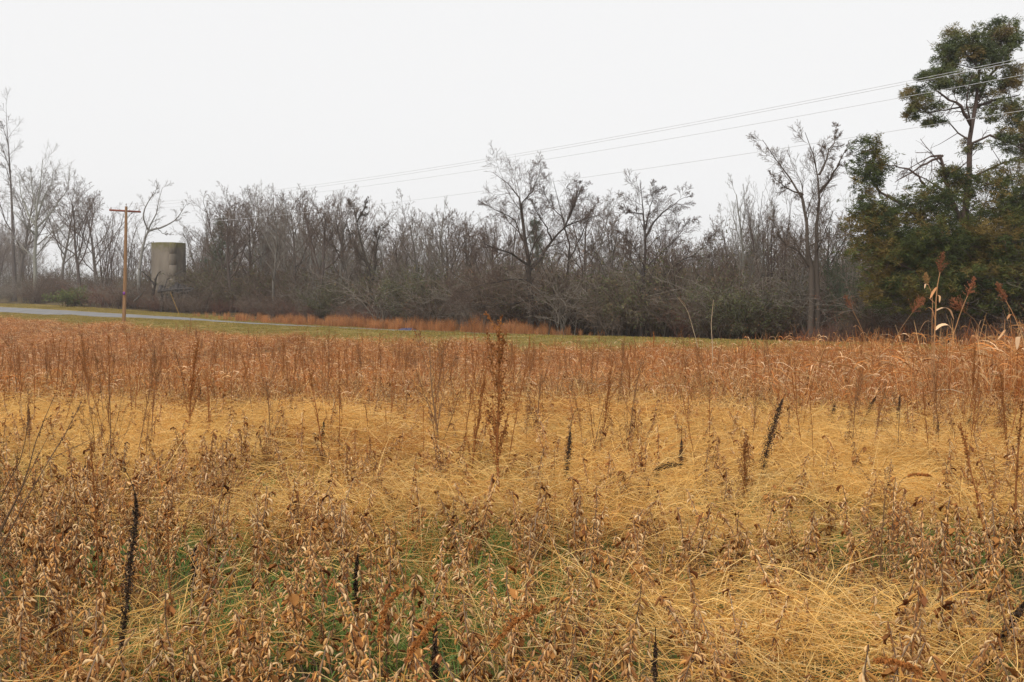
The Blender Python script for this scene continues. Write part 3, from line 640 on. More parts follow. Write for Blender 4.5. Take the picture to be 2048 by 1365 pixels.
def brush_row(n, p0, p1, d0, d1, s0, s1, vids):
    px = r.uniform(p0, p1, n); dd = r.uniform(d0, d1, n); Y = np.array([depth_at(a, b) for a, b in zip(px, dd)]); x = (px - 1024) / F * Y
    return np.column_stack([x, Y, ground(x, Y) - .05]), r.uniform(s0, s1, n), r.choice(vids, n)
rows = [brush_row(16, 285, 395, 13.3, 15.5, .5, .95, [2, 4, 6]), brush_row(70, -150, 420, 13.5, 19, .8, 1.5, [2, 3, 4, 6, 0, 1]), brush_row(50, -150, 420, 19, 30, 1, 1.9, [2, 3, 4, 5]), brush_row(70, 380, 800, 15, 20, .5, 1.0, [2, 4, 6, 6, 1]), brush_row(110, 380, 820, 18, 28, 1.1, 2.1, [0, 1, 2, 3, 5, 7]),
        brush_row(150, 760, 1450, 14, 26, .8, 1.9, [0, 1, 0, 2, 3, 5, 5, 7]), brush_row(120, 1350, 2250, 13, 24, .7, 1.6, [0, 1, 0, 3, 5, 6, 7]), brush_row(110, -200, 2300, 26, 45, 1.2, 2.6, [3, 5, 7, 7, 4]), brush_row(40, 1600, 2250, 10.5, 13, .4, .8, [3, 6, 6])]
p_ = np.concatenate([a for a, _, _ in rows]); s_ = np.concatenate([b for _, b, _ in rows]); v_ = np.concatenate([c for _, _, c in rows])
scatter('underbrush', p_, r.uniform(0, 6.28, len(p_)), s_, v_, bsrc, 'tangled leafless underbrush along the foot of the wood edge', 'underbrush')

def shrub(name, px, d, py_top, wpx, mbf, label):
    Y = depth_at(px, d); x = (px - 1024) / F * Y; z = gz(x, Y); h = at(px, py_top, Y)[2] - z
    st, lf = mbf
    zm = max(a[:, 2].max() for a in lf.v); rx = np.percentile(np.abs(np.concatenate([a[:, :2] for a in lf.v])), 97)
    t = thing(name, label, 'shrub', (x, Y, z - .03)); sx = wpx / 2 / F * Y / rx; t.scale = (sx, sx, h / zm)
    link('stems', st.mesh('stems', M_twig), t); o = link('foliage', lf.mesh('foliage', M_leaf), t); return t
def leafy(r, h, n, nl, cols, size=(.03, .06), tw=(.15, .12, .1)):
    a = brush(r, h, n, twig=tw, arch=1.0); b = MB(); v = np.concatenate(a.v[1:]); i = r.integers(0, len(v), nl); C = v[i] + r.normal(0, .07, (nl, 3))
    A = rdir(r, nl) * r.uniform(*size, (nl, 1)); B = unit(np.cross(A, rdir(r, nl))) * r.uniform(*size, (nl, 1)) * .45; k = vnoise(C[:, 0], C[:, 2] + C[:, 1], .35, 3)[:, None] * .7 + .65
    tris(b, C, A, B, pick(r, cols, nl, .2) * k); return a, b
shrub('green_shrub', 143, 12.6, 568, 74, leafy(r, 2, 26, 9000, [(.13, .17, .045), (.10, .14, .04), (.18, .20, .06), (.16, .15, .05)], (.05, .1)), 'low rounded green shrub at the roadside in front of the bare oaks')
shrub('olive_shrub', 830, 15, 520, 150, leafy(r, 2.6, 30, 9000, OLIVE + [(.16, .15, .1)], (.04, .07), (.2, .18, .15)), 'grey olive spreading shrub at the foot of the fan shaped tree')
shrub('olive_shrub', 1490, 13.5, 545, 190, leafy(r, 2.6, 34, 9000, OLIVE + [(.12, .14, .05)], (.03, .055), (.19, .17, .14)), 'grey olive thicket of arching stems in front of the thin saplings')
shrub('holly_shrub', 1695, 15.5, 420, 90, leafy(r, 3, 22, 8000, [(.045, .075, .035), (.06, .09, .045), (.10, .12, .08)], (.03, .05)), 'dark glossy leaved shrub growing against the side of the cedar')
shrub('olive_shrub', 640, 16.5, 540, 120, leafy(r, 2.6, 26, 7000, OLIVE, (.03, .06)), 'olive brown shrub under the crooked bare trees beyond the orange sedge')
shrub('olive_shrub', 1310, 17.5, 520, 110, leafy(r, 2.6, 26, 6000, OLIVE + [(.10, .13, .04)], (.03, .06)), 'olive green shrub around the foot of the black barked tree')

def clumps(mb, C, rad, r, per, size, cols, shade=None, flat=.7, droop=0.):
    """leaf sprays: per small blades round each clump centre"""
    n = len(C); c = np.repeat(C, per, 0); o = rdir(r, n * per) * (r.random((n * per, 1)) ** .5) * np.repeat(rad, per)[:, None]; o[:, 2] *= flat
    A = unit(o * np.array([1, 1, .6]) + r.normal(0, .25, o.shape) * np.repeat(rad, per)[:, None] + np.array([0, 0, -droop])) * r.uniform(size[0], size[1], (n * per, 1)); B = unit(np.cross(A, rdir(r, n * per))) * np.linalg.norm(A, axis=1, keepdims=True) * .17
    base = pick(r, cols, n, .16); tris(mb, c + o, A, B, np.repeat(base, per, 0) * (1 + r.normal(0, .18, (n * per, 1))))
def pine(name, px, d, top, wpx, label, seed, cols):
    r = np.random.default_rng(seed); Y = depth_at(px, d); x = (px - 1024) / F * Y; z = gz(x, Y); h = at(px, top, Y)[2] - z; w = wpx / 2 / F * Y
    P, Rr = trunk_line(r, h, .02 * h, .02, .02); tr, lf = MB(), MB(); tubes(tr, P, Rr, 7, (.10, .075, .06))
    Q, q = spread(P, Rr, r, M=46, t0=.12, t1=.99, ang=1.25, aj=.15, ratio=w / h * 1.15, K=5, crook=.1, up=.05, rr=.35, minr=.012, fall=.85); tubes(tr, Q, q, 3, (.10, .075, .06))
    i = r.integers(0, len(Q), 700); fr = r.uniform(.2, 1, 700) * 3.99; k = fr.astype(int); C = Q[i, k] * (1 - (fr - k))[:, None] + Q[i, k + 1] * (fr - k)[:, None] + r.normal(0, .2, (700, 3))
    clumps(lf, C, r.uniform(.15, .38, 700), r, 26, (.06, .13), cols)
    t = thing(name, label, 'tree', (x, Y, z - .05)); link('trunk', tr.mesh('trunk', M_bark), t); link('crown', lf.mesh('crown', M_needle), t); return t
PC = [(.09, .115, .065), (.11, .13, .075), (.12, .13, .085)]
pine('pine_tree', 446, 22.5, 440, 90, 'conical dull green young pine among bare trunks', 3, PC)
pine('pine_tree', 1078, 46, 440, 75, 'green pine showing through the limbs of the largest dark tree', 4, PC)
pine('pine_tree', 800, 30, 520, 90, 'low green pine half hidden behind the fan shaped tree', 6, PC)
pine('pine_tree', 1330, 26, 540, 80, 'short green pine in the brush behind the black barked tree', 8, PC)

# ---- the big cedar and the tall one growing out of it
def cedar(name, px0, d, limbs, masses, label, seed, cols, ntot, per=30):
    r = np.random.default_rng(seed); Y0 = depth_at(px0, d); x0 = (px0 - 1024) / F * Y0; o = np.array([x0, Y0, gz(x0, Y0) - .05]); tr, lf, tw = MB(), MB(), MB()
    Ps, Rs = [], []
    for pts, ra, rb in limbs:
        q = np.array([at(a, b, Y0 + c) - o for a, b, c in pts])
        if pts[0][1] > 660: q[0, 2] = 0
        s = np.concatenate([[0], np.cumsum(np.linalg.norm(np.diff(q, axis=0), axis=1))]); u = np.linspace(0, s[-1], 10); p = np.column_stack([np.interp(u, s, q[:, i]) for i in range(3)]); p[1:-1] += r.normal(0, .03, (8, 3)); Ps.append(p); Rs.append(np.linspace(ra, rb, 10))
    Ps, Rs = np.array(Ps), np.array(Rs); tubes(tr, Ps, Rs, 8, (.085, .06, .05))
    Q, q = spread(Ps, Rs, r, M=10, t0=.2, t1=1, ang=.95, aj=.3, ratio=.28, K=5, crook=.22, up=.0, rr=.4, minr=.01); tubes(tw, Q, q, 4, (.10, .07, .055))
    Q2, q2 = spread(Q, q, r, M=6, t0=.2, t1=1, ang=.8, aj=.3, ratio=.5, K=4, crook=.2, up=0, rr=.6, minr=.007); tubes(tw, Q2, q2, 3, (.12, .08, .065))
    tot = sum(m[5] for m in masses)
    for (px, py, dy, rx, ry, wt) in masses:                       # each mass: a bough of sprays, hollow inside
        n = int(ntot * wt / tot); c = at(px, py + (0 if ntot > 4000 else 5), Y0 + dy) - o; ax = rx / F * Y0; az = ry / F * Y0; u = rdir(r, n) * (r.uniform(.45, 1.05, (n, 1)) ** .6)
        lump = 1 + .35 * (vnoise(u[:, 0] * 2 + px, u[:, 2] * 2 + u[:, 1], .5, seed) - .5)
        k_ = max(4, int((9 if ntot > 4000 else 11) * wt ** .6)); sub = rdir(r, k_) * (r.uniform(.4, .9 if ntot > 4000 else 1.0, (k_, 1))); si = r.integers(0, k_, n); u = sub[si] + u * r.uniform(.26, .48 if ntot > 4000 else .4, (k_, 1))[si]
        C = c + u * lump[:, None] * np.array([ax, min(ax, 1.6), az]); g = vnoise(C[:, 0] + px, C[:, 2], .55, seed + 3); cc = np.array(cols)
        i = np.clip((g * 1.35 - .18) * len(cc) + r.normal(0, .5, n), 0, len(cc) - 1).astype(int)
        for j in range(len(cc)):
            if (i == j).any(): clumps(lf, C[i == j], r.uniform(.10, .26, (i == j).sum()), r, per, (.045, .11), [cc[j]], flat=.8, droop=.0)
        m = max(6, n // 12); sp = np.stack([np.tile(c, (m, 1)) * 1., C[r.integers(0, n, m)]], 1); mid = sp.mean(1) + r.normal(0, .12, (m, 3)); L = np.stack([sp[:, 0], mid, sp[:, 1]], 1); tubes(tw, L, np.tile([.022, .014, .006], (m, 1)), 3, (.09, .065, .05))
    t = thing(name, label, 'tree', o); link('trunk', tr.mesh('trunk', M_bark), t); link('branches', tw.mesh('branches', M_bark), t); link('crown', lf.mesh('crown', M_needle), t); return t
CC = [(.05, .068, .02), (.072, .092, .024), (.10, .115, .028), (.135, .122, .03), (.18, .125, .034)]
cedar('cedar_tree', 1940, 13, [([(1940, 694, 0), (1942, 600, 0), (1935, 500, 0), (1925, 420, 0)], .3, .1), ([(1935, 560, 0), (1880, 480, -1), (1820, 420, -1.2), (1740, 370, -.8), (1740, 320, -.6)], .14, .03), ([(1920, 440, 0), (1890, 370, 0), (1885, 310, 0), (1860, 315, -.4), (1800, 345, -1)], .12, .02),
    ([(1885, 312, 0), (1840, 335, -.6), (1790, 365, -1.2)], .06, .015), ([(1850, 370, -.5), (1825, 340, -.6), (1770, 330, -.8)], .06, .015), ([(1940, 560, 0), (2000, 480, -1), (2060, 440, -1.2)], .13, .03), ([(1936, 600, 0), (1860, 560, -1.6), (1780, 520, -2)], .1, .02), ([(1940, 600, 0), (2020, 560, -1.6), (2090, 540, -2)], .1, .02), ([(1905, 640, .2), (1908, 560, .4), (1900, 470, .6)], .12, .05)],
    [(1735, 340, -.6, 42, 62, 6), (1740, 300, -.6, 26, 28, 1.5), (1770, 430, -1, 85, 60, 10), (1850, 420, -.8, 70, 50, 6), (1800, 500, -1.4, 95, 55, 11), (1900, 500, -1.6, 110, 60, 12), (1990, 490, -1.4, 100, 60, 11), (2070, 470, -1, 90, 70, 8), (1830, 565, -1.6, 90, 42, 7), (1950, 560, -1.8, 100, 42, 8), (2060, 560, -1.6, 90, 50, 7), (2000, 420, -.6, 80, 42, 6), (1900, 345, -.2, 32, 26, 2), (1960, 365, .2, 60, 34, 3), (2020, 355, .3, 50, 34, 3), (1870, 385, 0, 60, 30, 3), (2050, 400, -.4, 70, 45, 4), (1930, 440, 1.2, 120, 60, 6), (1900, 540, 1.4, 150, 60, 7), (1745, 455, -1, 58, 55, 5), (1760, 535, -1.2, 62, 48, 5), (1790, 590, -1.2, 80, 40, 4), (1830, 470, -1.2, 90, 60, 5), (1950, 530, -1.4, 110, 60, 6), (1930, 610, -1.4, 110, 26, 4), (2050, 610, -1.2, 80, 34, 4)],
    'wide dark green cedar with bronze tinted boughs and one broken bare limb', 21, CC, 8600, 20)
cedar('cedar_tree', 1932, 14.5, [([(1952, 692, 0), (1945, 560, 0), (1932, 420, 0), (1937, 330, 0), (1940, 260, 0), (1955, 200, 0), (1962, 130, 0), (1990, 70, 0)], .24, .04), ([(1942, 250, 0), (1920, 215, -.4), (1890, 195, -.8), (1850, 165, -1)], .09, .02), ([(1955, 200, 0), (1970, 170, .4), (2000, 130, .6), (2015, 80, .6)], .09, .02), ([(1938, 290, 0), (1985, 270, -.5), (2030, 290, -1), (2060, 310, -1)], .07, .02),
    ([(1950, 215, 0), (1990, 200, .5), (2040, 190, .8)], .07, .02), ([(1962, 140, 0), (1935, 110, 0), (1915, 80, 0)], .06, .02), ([(1920, 215, -.4), (1885, 220, -.6), (1850, 225, -.8)], .04, .015)],
    [(1925, 85, 0, 46, 36, 4.2), (1895, 100, 0, 28, 22, 1.2), (2005, 75, .3, 40, 45, 5), (1975, 110, .1, 46, 34, 3.6), (1900, 125, -.2, 26, 26, 1), (1865, 150, -.6, 30, 24, 2.2), (1850, 190, -.7, 42, 26, 2.6), (1825, 215, -.8, 22, 20, 1), (1870, 238, -.5, 22, 14, .9), (1915, 165, -.3, 40, 30, 1.6), (1960, 165, 0, 50, 26, 2), (2025, 150, .5, 40, 36, 2.6), (1990, 215, .3, 46, 24, 1.8), (2045, 215, .6, 36, 40, 2.4), (2020, 280, -.6, 40, 24, 1.8), (2060, 290, -.8, 36, 40, 2), (1945, 285, 0, 22, 20, .5), (1930, 380, 0, 26, 34, .9)],
    'tall open crowned cedar rising above the wide dark one', 22, [(.08, .10, .04), (.105, .125, .045), (.13, .14, .048), (.15, .13, .046), (.18, .13, .046)], 3000, 22)

# ------------------------------------------------------------------ soybean plants
def pod_geo(r, L=.045, bend=.12):
    t = np.array([0, .1, .28, .42, .58, .74, .9, 1.]); w = np.array([.001, .0026, .0046, .0041, .0050, .0042, .0026, .0005])
    cx = bend * L * np.sin(t * 2.6); P = np.column_stack([cx, np.zeros(8), -t * L])
    a = np.arange(5) / 5 * 2 * math.pi; v = P[:, None] + np.stack([w[:, None] * np.cos(a), .6 * w[:, None] * np.sin(a), np.zeros((8, 5))], -1)
    j = np.arange(7)[:, None] * 5; s = np.arange(5)[None]; f = np.stack([j + s, j + (s + 1) % 5, j + 5 + (s + 1) % 5, j + 5 + s], -1).reshape(-1, 4)
    return v.reshape(-1, 3), f
POD_C = [(.56, .31, .115), (.46, .235, .085), (.62, .37, .16), (.38, .20, .09), (.52, .25, .07), (.68, .46, .24), (.28, .12, .042)]
RS = np.random.default_rng(33)
POD_G = [pod_geo(RS, .0215 + .0021 * i, .03 + .09 * (i % 3)) for i in range(len(POD_C))]
def pod_mesh(i):
    v, f = POD_G[i]; mb = MB(); c = np.tile(POD_C[i], (len(v), 1)) * (1 - .25 * np.clip(v[:, 2:3] / -.05 - .6, 0, 1)); mb.add(v, f, c); return mb.mesh('pod', M_pod, True)
POD_M = [pod_mesh(i) for i in range(len(POD_C))]
def leaf_geo(r, L=.055):
    u = np.linspace(0, 1, 5); w = np.array([.003, .013, .016, .009, .001]) * r.uniform(.7, 1.2); c = np.column_stack([.35 * L * np.sin(u * 2.2), np.zeros(5), -u * L]); fold = .012
    v = np.stack([c + np.column_stack([np.full(5, fold), w, np.zeros(5)]) * 1, c, c + np.column_stack([np.full(5, fold), -w, np.zeros(5)])], 1).reshape(-1, 3) + r.normal(0, .002, (15, 3))
    f = np.array([[i * 3 + k, i * 3 + k + 1, i * 3 + k + 4, i * 3 + k + 3] for i in range(4) for k in range(2)]); return v, f
LEAF_G = [leaf_geo(RS, .036) for _ in range(3)]; LEAF_C = [(.27, .11, .035), (.33, .15, .045), (.18, .07, .028)]
def leaf_mesh(i):
    v, f = LEAF_G[i]; mb = MB(); mb.add(v, f, LEAF_C[i]); return mb.mesh('dry_leaf', M_pod, True)
LEAF_M = [leaf_mesh(i) for i in range(3)]
def soy_spec(r):
    h = r.uniform(.40, .68); K = 9; P = np.zeros((1, K, 3)); d = np.array([r.normal(0, .2), r.normal(0, .2), 1])
    for j in range(1, K): d = unit(d + np.append(r.normal(0, .11, 2), .02)); P[0, j] = P[0, j - 1] + d * h / (K - 1)
    lines = [P]; rad = [np.linspace(.0045, .0018, K)[None]]
    B, b = spread(P, rad[0], r, M=r.integers(2, 5), t0=.1, t1=.55, ang=.45, aj=.1, ratio=.55, K=K, crook=.06, up=.1, rr=.7, minr=.0018)
    allP = np.concatenate([P, B]); allR = np.concatenate([rad[0], b]); pods, leaves = [], []
    for q in range(len(allP)):
        L = allP[q]; n = 19 if q == 0 else 9
        for t in np.linspace(.28 if q == 0 else .2, 1, n):
            fi = t * (K - 1); i0 = min(int(fi), K - 2); c = L[i0] + (L[i0 + 1] - L[i0]) * (fi - i0); a0 = r.uniform(0, 6.28)
            for m in range(r.integers(1, 4) if q else r.integers(2, 5)):
                az = a0 + m * 2.1 + r.normal(0, .4); out = r.uniform(.0, 1.0) ** 1.3 * 1.1
                M = Matrix.Translation(c + np.array([math.cos(az), math.sin(az), 0]) * .004) @ Matrix.Rotation(az, 4, 'Z') @ Matrix.Rotation(-out, 4, 'Y') @ Matrix.Rotation(r.normal(0, .35), 4, 'X') @ Matrix.Scale(r.uniform(.6, 1.25), 4)
                pods.append((r.integers(0, len(POD_C)), M))
            if r.random() < .11:
                az = r.uniform(0, 6.28); leaves.append((r.integers(0, 3), Matrix.Translation(c) @ Matrix.Rotation(az, 4, 'Z') @ Matrix.Rotation(-r.uniform(.1, .7), 4, 'Y') @ Matrix.Scale(r.uniform(.7, 1.3), 4)))
    return allP, allR, pods, leaves
def xf(v, M):
    A = np.array(M); return v @ A[:3, :3].T + A[:3, 3]
SOY = []
for i in range(14):
    sp = soy_spec(RS); st, pd, full = MB(), MB(), MB()
    c = [(.24, .16, .10), (.30, .21, .14), (.20, .13, .085)][i % 3]
    tubes(st, sp[0], sp[1], 4, c); tubes(full, sp[0], sp[1], 3, c)
    for k, M in sp[2]: v, f = POD_G[k]; pd.add(xf(v, M), f, POD_C[k]); full.add(xf(v, M), f, POD_C[k])
    for k, M in sp[3]: v, f = LEAF_G[k]; full.add(xf(v, M), f, LEAF_C[k])
    SOY.append((sp, st.mesh('stem', M_weed, True), pd.mesh('pods', M_pod, True), full.mesh('soybean', M_pod, True)))
x, y = field_points(RS, 3800, 2.35, 23, 1, 1.5)
near = y < 14
keep = np.where(near, RS.random(len(x)) * np.clip(y / 8, 1, 1.5) < np.clip(1. - .55 * patch(x, y, STRAW_P) - .5 * patch(x, y, GREEN_P), .3, 1), RS.random(len(x)) < .5)
x, y = x[keep], y[keep]
x2, y2 = field_points(RS, 900, 2.35, 9, 1, 1.2); keep = RS.random(len(x2)) < np.clip(1. - .8 * patch(x2, y2, STRAW_P) - .6 * patch(x2, y2, GREEN_P), .04, 1)
x, y = np.concatenate([x, x2[keep]]), np.concatenate([y, y2[keep]])
pxs = 1024 + F * x / y; clear = ((np.abs(pxs - 252) < 30) & (y < 5)) | ((np.abs(pxs - 1138) < 20) & (y < 9.2) & (y > 5)) | ((np.abs(pxs - 1540) < 34) & (y < 9.6) & (y > 5)) | ((np.abs(pxs - 2000) < 45) & (y < 4.4)) | ((np.abs(pxs - 1363) < 14) & (y < 9.6) & (y > 6.5)); x, y = x[~clear], y[~clear]
inview = (np.abs(x / y) < .475); order = np.argsort(np.where(inview, y, y + 1000)); x, y = x[order], y[order]; z = ground(x, y)
N_IND, N_POD = 300, 40
for i in range(N_IND):
    sp, st, pd, fl = SOY[i % 14]
    gr_, st_ = patch(x[i:i + 1], y[i:i + 1], GREEN_P)[0], patch(x[i:i + 1], y[i:i + 1], STRAW_P)[0]
    lb_ = 'dry %s soybean plant hung with pods %s' % ('leafy' if len(sp[3]) > 6 else 'leafless', 'rising from short green grass' if gr_ > max(st_, .35) else 'standing in matted golden straw' if st_ > .35 else 'in the thick of the brown crop')
    t = thing('soybean_plant', lb_, 'soybean plant', (x[i], y[i], z[i] - .01), 'dry soybean plants nearest the edge of the field', RS.uniform(0, 6.28), RS.uniform(.85, 1.2))
    t.rotation_euler = (RS.normal(0, .17), RS.normal(0, .17), t.rotation_euler[2])
    so = link('stem', st, t)
    if i < N_POD:
        for k, M in sp[2]: o = link('pod', POD_M[k], so); o.matrix_local = M
    else:
        o = link('pods', pd, t); o['kind'] = 'stuff'
    for k, M in sp[3]: o = link('dry_leaf', LEAF_M[k], t); o.matrix_local = M
xs, ys, zs = x[N_IND:], y[N_IND:], z[N_IND:]
scatter('soybean_crop', np.column_stack([xs, ys, zs]), RS.uniform(0, 6.28, len(xs)), RS.uniform(.8, 1.15, len(xs)), RS.integers(0, 14, len(xs)), [s[3] for s in SOY], 'thin stand of dry soybean plants farther out in the field', 'soybeans', RS.normal(0, .18, (len(xs), 2)))

# ------------------------------------------------------------------ dead weeds
RW = np.random.default_rng(61)
RUST = [(.33, .13, .035), (.28, .105, .03), (.40, .18, .055)]; BRN = [(.20, .11, .05), (.24, .13, .06), (.16, .085, .04)]
def seeds(mb, P, r, n, size, cols, spreadr):
    i = r.integers(0, len(P), n); k = r.random(n) * (P.shape[1] - 1.001); j = k.astype(int); f = (k - j)[:, None]
    C = P[i, j] * (1 - f) + P[i, j + 1] * f + r.normal(0, spreadr, (n, 3)); A = unit(rdir(r, n) + np.array([0, 0, .8])) * r.uniform(*size, (n, 1)); B = unit(np.cross(A, rdir(r, n))) * np.linalg.norm(A, axis=1, keepdims=True) * .55
    col = pick(r, cols, n, .2); tris(mb, C, A, B, col); B2 = unit(np.cross(A, B)) * np.linalg.norm(B, axis=1, keepdims=True); tris(mb, C, A, B2, col)
def weed_meshes(kind, r):
    st, hd = MB(), MB()
    if kind == 'rust':
        P, q = trunk_line(r, 1., .006, .06, .03); q = np.linspace(.0085, .003, 9)[None]; tubes(st, P, q, 5, RUST[1])
        B, b = spread(P, q, r, M=20, t0=.22, t1=.97, ang=.32, aj=.1, ratio=.28, K=5, crook=.07, up=.12, rr=.5, minr=.0019); tubes(st, B, b, 3, np.array(RUST[0])); seeds(hd, B, r, 900, (.004, .010), RUST, .007); seeds(hd, P[:, 4:], r, 160, (.004, .009), RUST, .008)
    elif kind == 'branchy':
        P, q = trunk_line(r, 1., .007, .06, .04); q = np.linspace(.0085, .0024, 9)[None]; tubes(st, P, q, 5, BRN[0])
        B, b = spread(P, q, r, M=11, t0=.12, t1=.9, ang=.6, aj=.12, ratio=.5, K=6, crook=.08, up=.07, rr=.55, minr=.002); tubes(st, B, b, 3, np.array(BRN[1])); C, c = spread(B, b, r, M=5, t0=.3, t1=1, ang=.55, aj=.2, ratio=.35, K=3, crook=.1, up=.06, rr=.7, minr=.001); tubes(st, C, c, 3, np.array(BRN[1])); seeds(hd, C, r, 420, (.003, .008), BRN + RUST, .005)
    elif kind == 'plume':
        P, q = trunk_line(r, 1., .005, .05, .03); q = np.linspace(.0075, .0024, 9)[None]; tubes(st, P, q, 4, BRN[1])
        B, b = spread(P, q, r, M=26, t0=.5, t1=1, ang=.4, aj=.12, ratio=.26, K=4, crook=.12, up=.04, rr=.4, minr=.0014); tubes(st, B, b, 3, np.array(RUST[1])); seeds(hd, B, r, 380, (.003, .008), RUST + BRN, .005)
    else:
        P, q = trunk_line(r, 1., .0045, .07, .03); q = np.linspace(.007, .0024, 9)[None]; tubes(st, P, q, 4, RUST[1])
        B, b = spread(P, q, r, M=7, t0=.35, t1=.98, ang=.4, aj=.1, ratio=.16, K=3, crook=.1, up=.1, rr=.5, minr=.001); tubes(st, B, b, 3, np.array(RUST[1])); seeds(hd, B, r, 130, (.004, .009), RUST, .004); seeds(hd, P[:, 6:], r, 60, (.004, .009), RUST, .004)
    return st.mesh('stem', M_weed), hd.mesh('seed_heads', M_weed)
WEED = {k: [weed_meshes(k, RW) for _ in range(3)] for k in ('rust', 'branchy', 'plume', 'stalk')}
def weed(name, kind, v, px, pyc, pyt, label, group=None, wide=1., hc=.3):
    xx, Y = canopy(px, pyc, hc); z = gz(xx, Y); h = at(px, pyt, Y)[2] - z; a, b = WEED[kind][v % 3]
    t = thing(name, label, 'weed', (xx, Y, z - .01), group, RW.uniform(0, 6.28)); s = max(h, .3); t.scale = (s * wide, s * wide, s)
    link('stem', a, t); o = link('seed_heads', b, t); o['kind'] = 'stuff'; return t
weed('dead_weed', 'branchy', 0, 882, 905, 668, 'open branched brown weed with bare forked twigs beside the tall rust seed spike', wide=1.1)
weed('dead_weed', 'rust', 0, 1000, 985, 655, 'tallest rust red weed thick with seeds from base to tip')
weed('dead_weed', 'rust', 1, 935, 940, 760, 'small rust red seedy weed leaning by the tallest rust red weed', wide=.8)
weed('dead_weed', 'rust', 2, 374, 862, 688, 'dark rust weed with upright clustered seed spikes standing in pale straw')
weed('dead_weed', 'plume', 0, 655, 800, 672, 'tall plumed brown weed standing at the near edge of the rust grass')
weed('dead_weed', 'branchy', 1, 540, 905, 752, 'single stemmed brown weed with a short branched head in pale straw', wide=.7)
weed('dead_weed', 'plume', 1, 300, 880, 738, 'slender seedy weed beside a small black seed spike', wide=.8)
weed('dead_weed', 'stalk', 0, 200, 1240, 880, 'thin straight leafless stalk beside the largest black seed spike', wide=.6)
weed('dead_weed', 'stalk', 1, 345, 1190, 1010, 'short dark stemmed weed behind the largest black seed spike')
weed('dead_weed', 'branchy', 2, 1760, 1150, 960, 'tangled brown weed with curled drooping branch tips in straw')
weed('dead_weed', 'rust', 0, 1480, 990, 880, 'low rust orange weed near the thick slanting black spike', wide=1.3)
weed('dead_weed', 'stalk', 2, 1990, 1080, 840, 'tall reddish forked stalk rising from straw at the field side', wide=1.4)
weed('dead_weed', 'stalk', 0, 2030, 1060, 800, 'paired reddish stalk beside the tall forked one', wide=1.2)
weed('dead_weed', 'plume', 2, 706, 960, 860, 'small rust seed spike standing alone in straw', wide=.6)
weed('dead_weed', 'stalk', 1, 1420, 880, 780, 'thin rust stalk between two black seed spikes')
weed('dead_weed', 'plume', 0, 1185, 800, 690, 'brown plumed weed before the olive verge', wide=.8)
weed('dead_weed', 'branchy', 1, 1075, 880, 740, 'grey brown forked weed behind the curled black spike', wide=.8)
GW = 'dead weed stalks across the middle of the field'
for i in range(235):
    px = RW.uniform(-60, 2110); pyc = 625 + 65 + 250 * RW.random() ** 1.3; k = RW.choice(['stalk', 'stalk', 'plume', 'rust', 'branchy'], p=[.3, .25, .25, .1, .1]); h = RW.uniform(.6, 1.35)
    xx, Y = canopy(px, pyc, .3)
    if dn(xx, Y) > -6: continue
    a, b = WEED[k][i % 3]; wh = ' %s in the rust grass' % ('tall' if h > 1.1 else 'short') if Y > 18 else ' %s in the pale straw' % ('tall' if h > 1.1 else 'short'); wl = {'stalk': 'thin upright dead stalk in the middle of the field', 'plume': 'plume headed dead weed in the middle of the field', 'rust': 'rust brown seedy weed in the middle of the field', 'branchy': 'branched brown dead weed in the middle of the field'}[k].replace(' in the middle of the field', ' standing' + wh)
    t = thing('dead_weed', wl, 'weed', (xx, Y, gz(xx, Y) - .01), GW, RW.uniform(0, 6.28)); wd_ = h * RW.uniform(.5, .9); t.scale = (wd_, wd_, h); t.rotation_euler[0] = RW.normal(0, .12); t.rotation_euler[1] = RW.normal(0, .1); link('stem', a, t); o = link('seed_heads', b, t); o['kind'] = 'stuff'
x, y = field_points(RW, 4600, 9, 70, .95, 4); k = RW.random(len(x)) < np.clip((y - 11) / 13, .06, 1) * np.clip(2.2 * vnoise(x, y, 2.2, 91) - .45, .05, 1); x, y = x[k], y[k]
def both(a, b):
    mb = MB()
    for me in (a, b):
        v = np.empty(len(me.vertices) * 3, np.float32); me.vertices.foreach_get('co', v); c = np.empty(len(me.vertices) * 4, np.float32); me.color_attributes['Col'].data.foreach_get('color', c); f = np.empty(len(me.loops), np.int32); me.loops.foreach_get('vertex_index', f); mb.add(v.reshape(-1, 3), f.reshape(-1, 4), c.reshape(-1, 4))
    return mb.mesh('weed', M_weed)
wsrc = [both(*WEED[k][i]) for k in ('stalk', 'plume', 'stalk') for i in range(2)]
hh = RW.uniform(.45, 1.2, len(x)); scatter('weed_stalks', np.column_stack([x, y, ground(x, y)]), RW.uniform(0, 6.28, len(x)), np.column_stack([hh * .8, hh * .8, hh]), RW.integers(0, len(wsrc), len(x)), wsrc, 'countless thin brown weed stalks in the far rust grass', 'weeds', RW.normal(0, .13, (len(x), 2)))

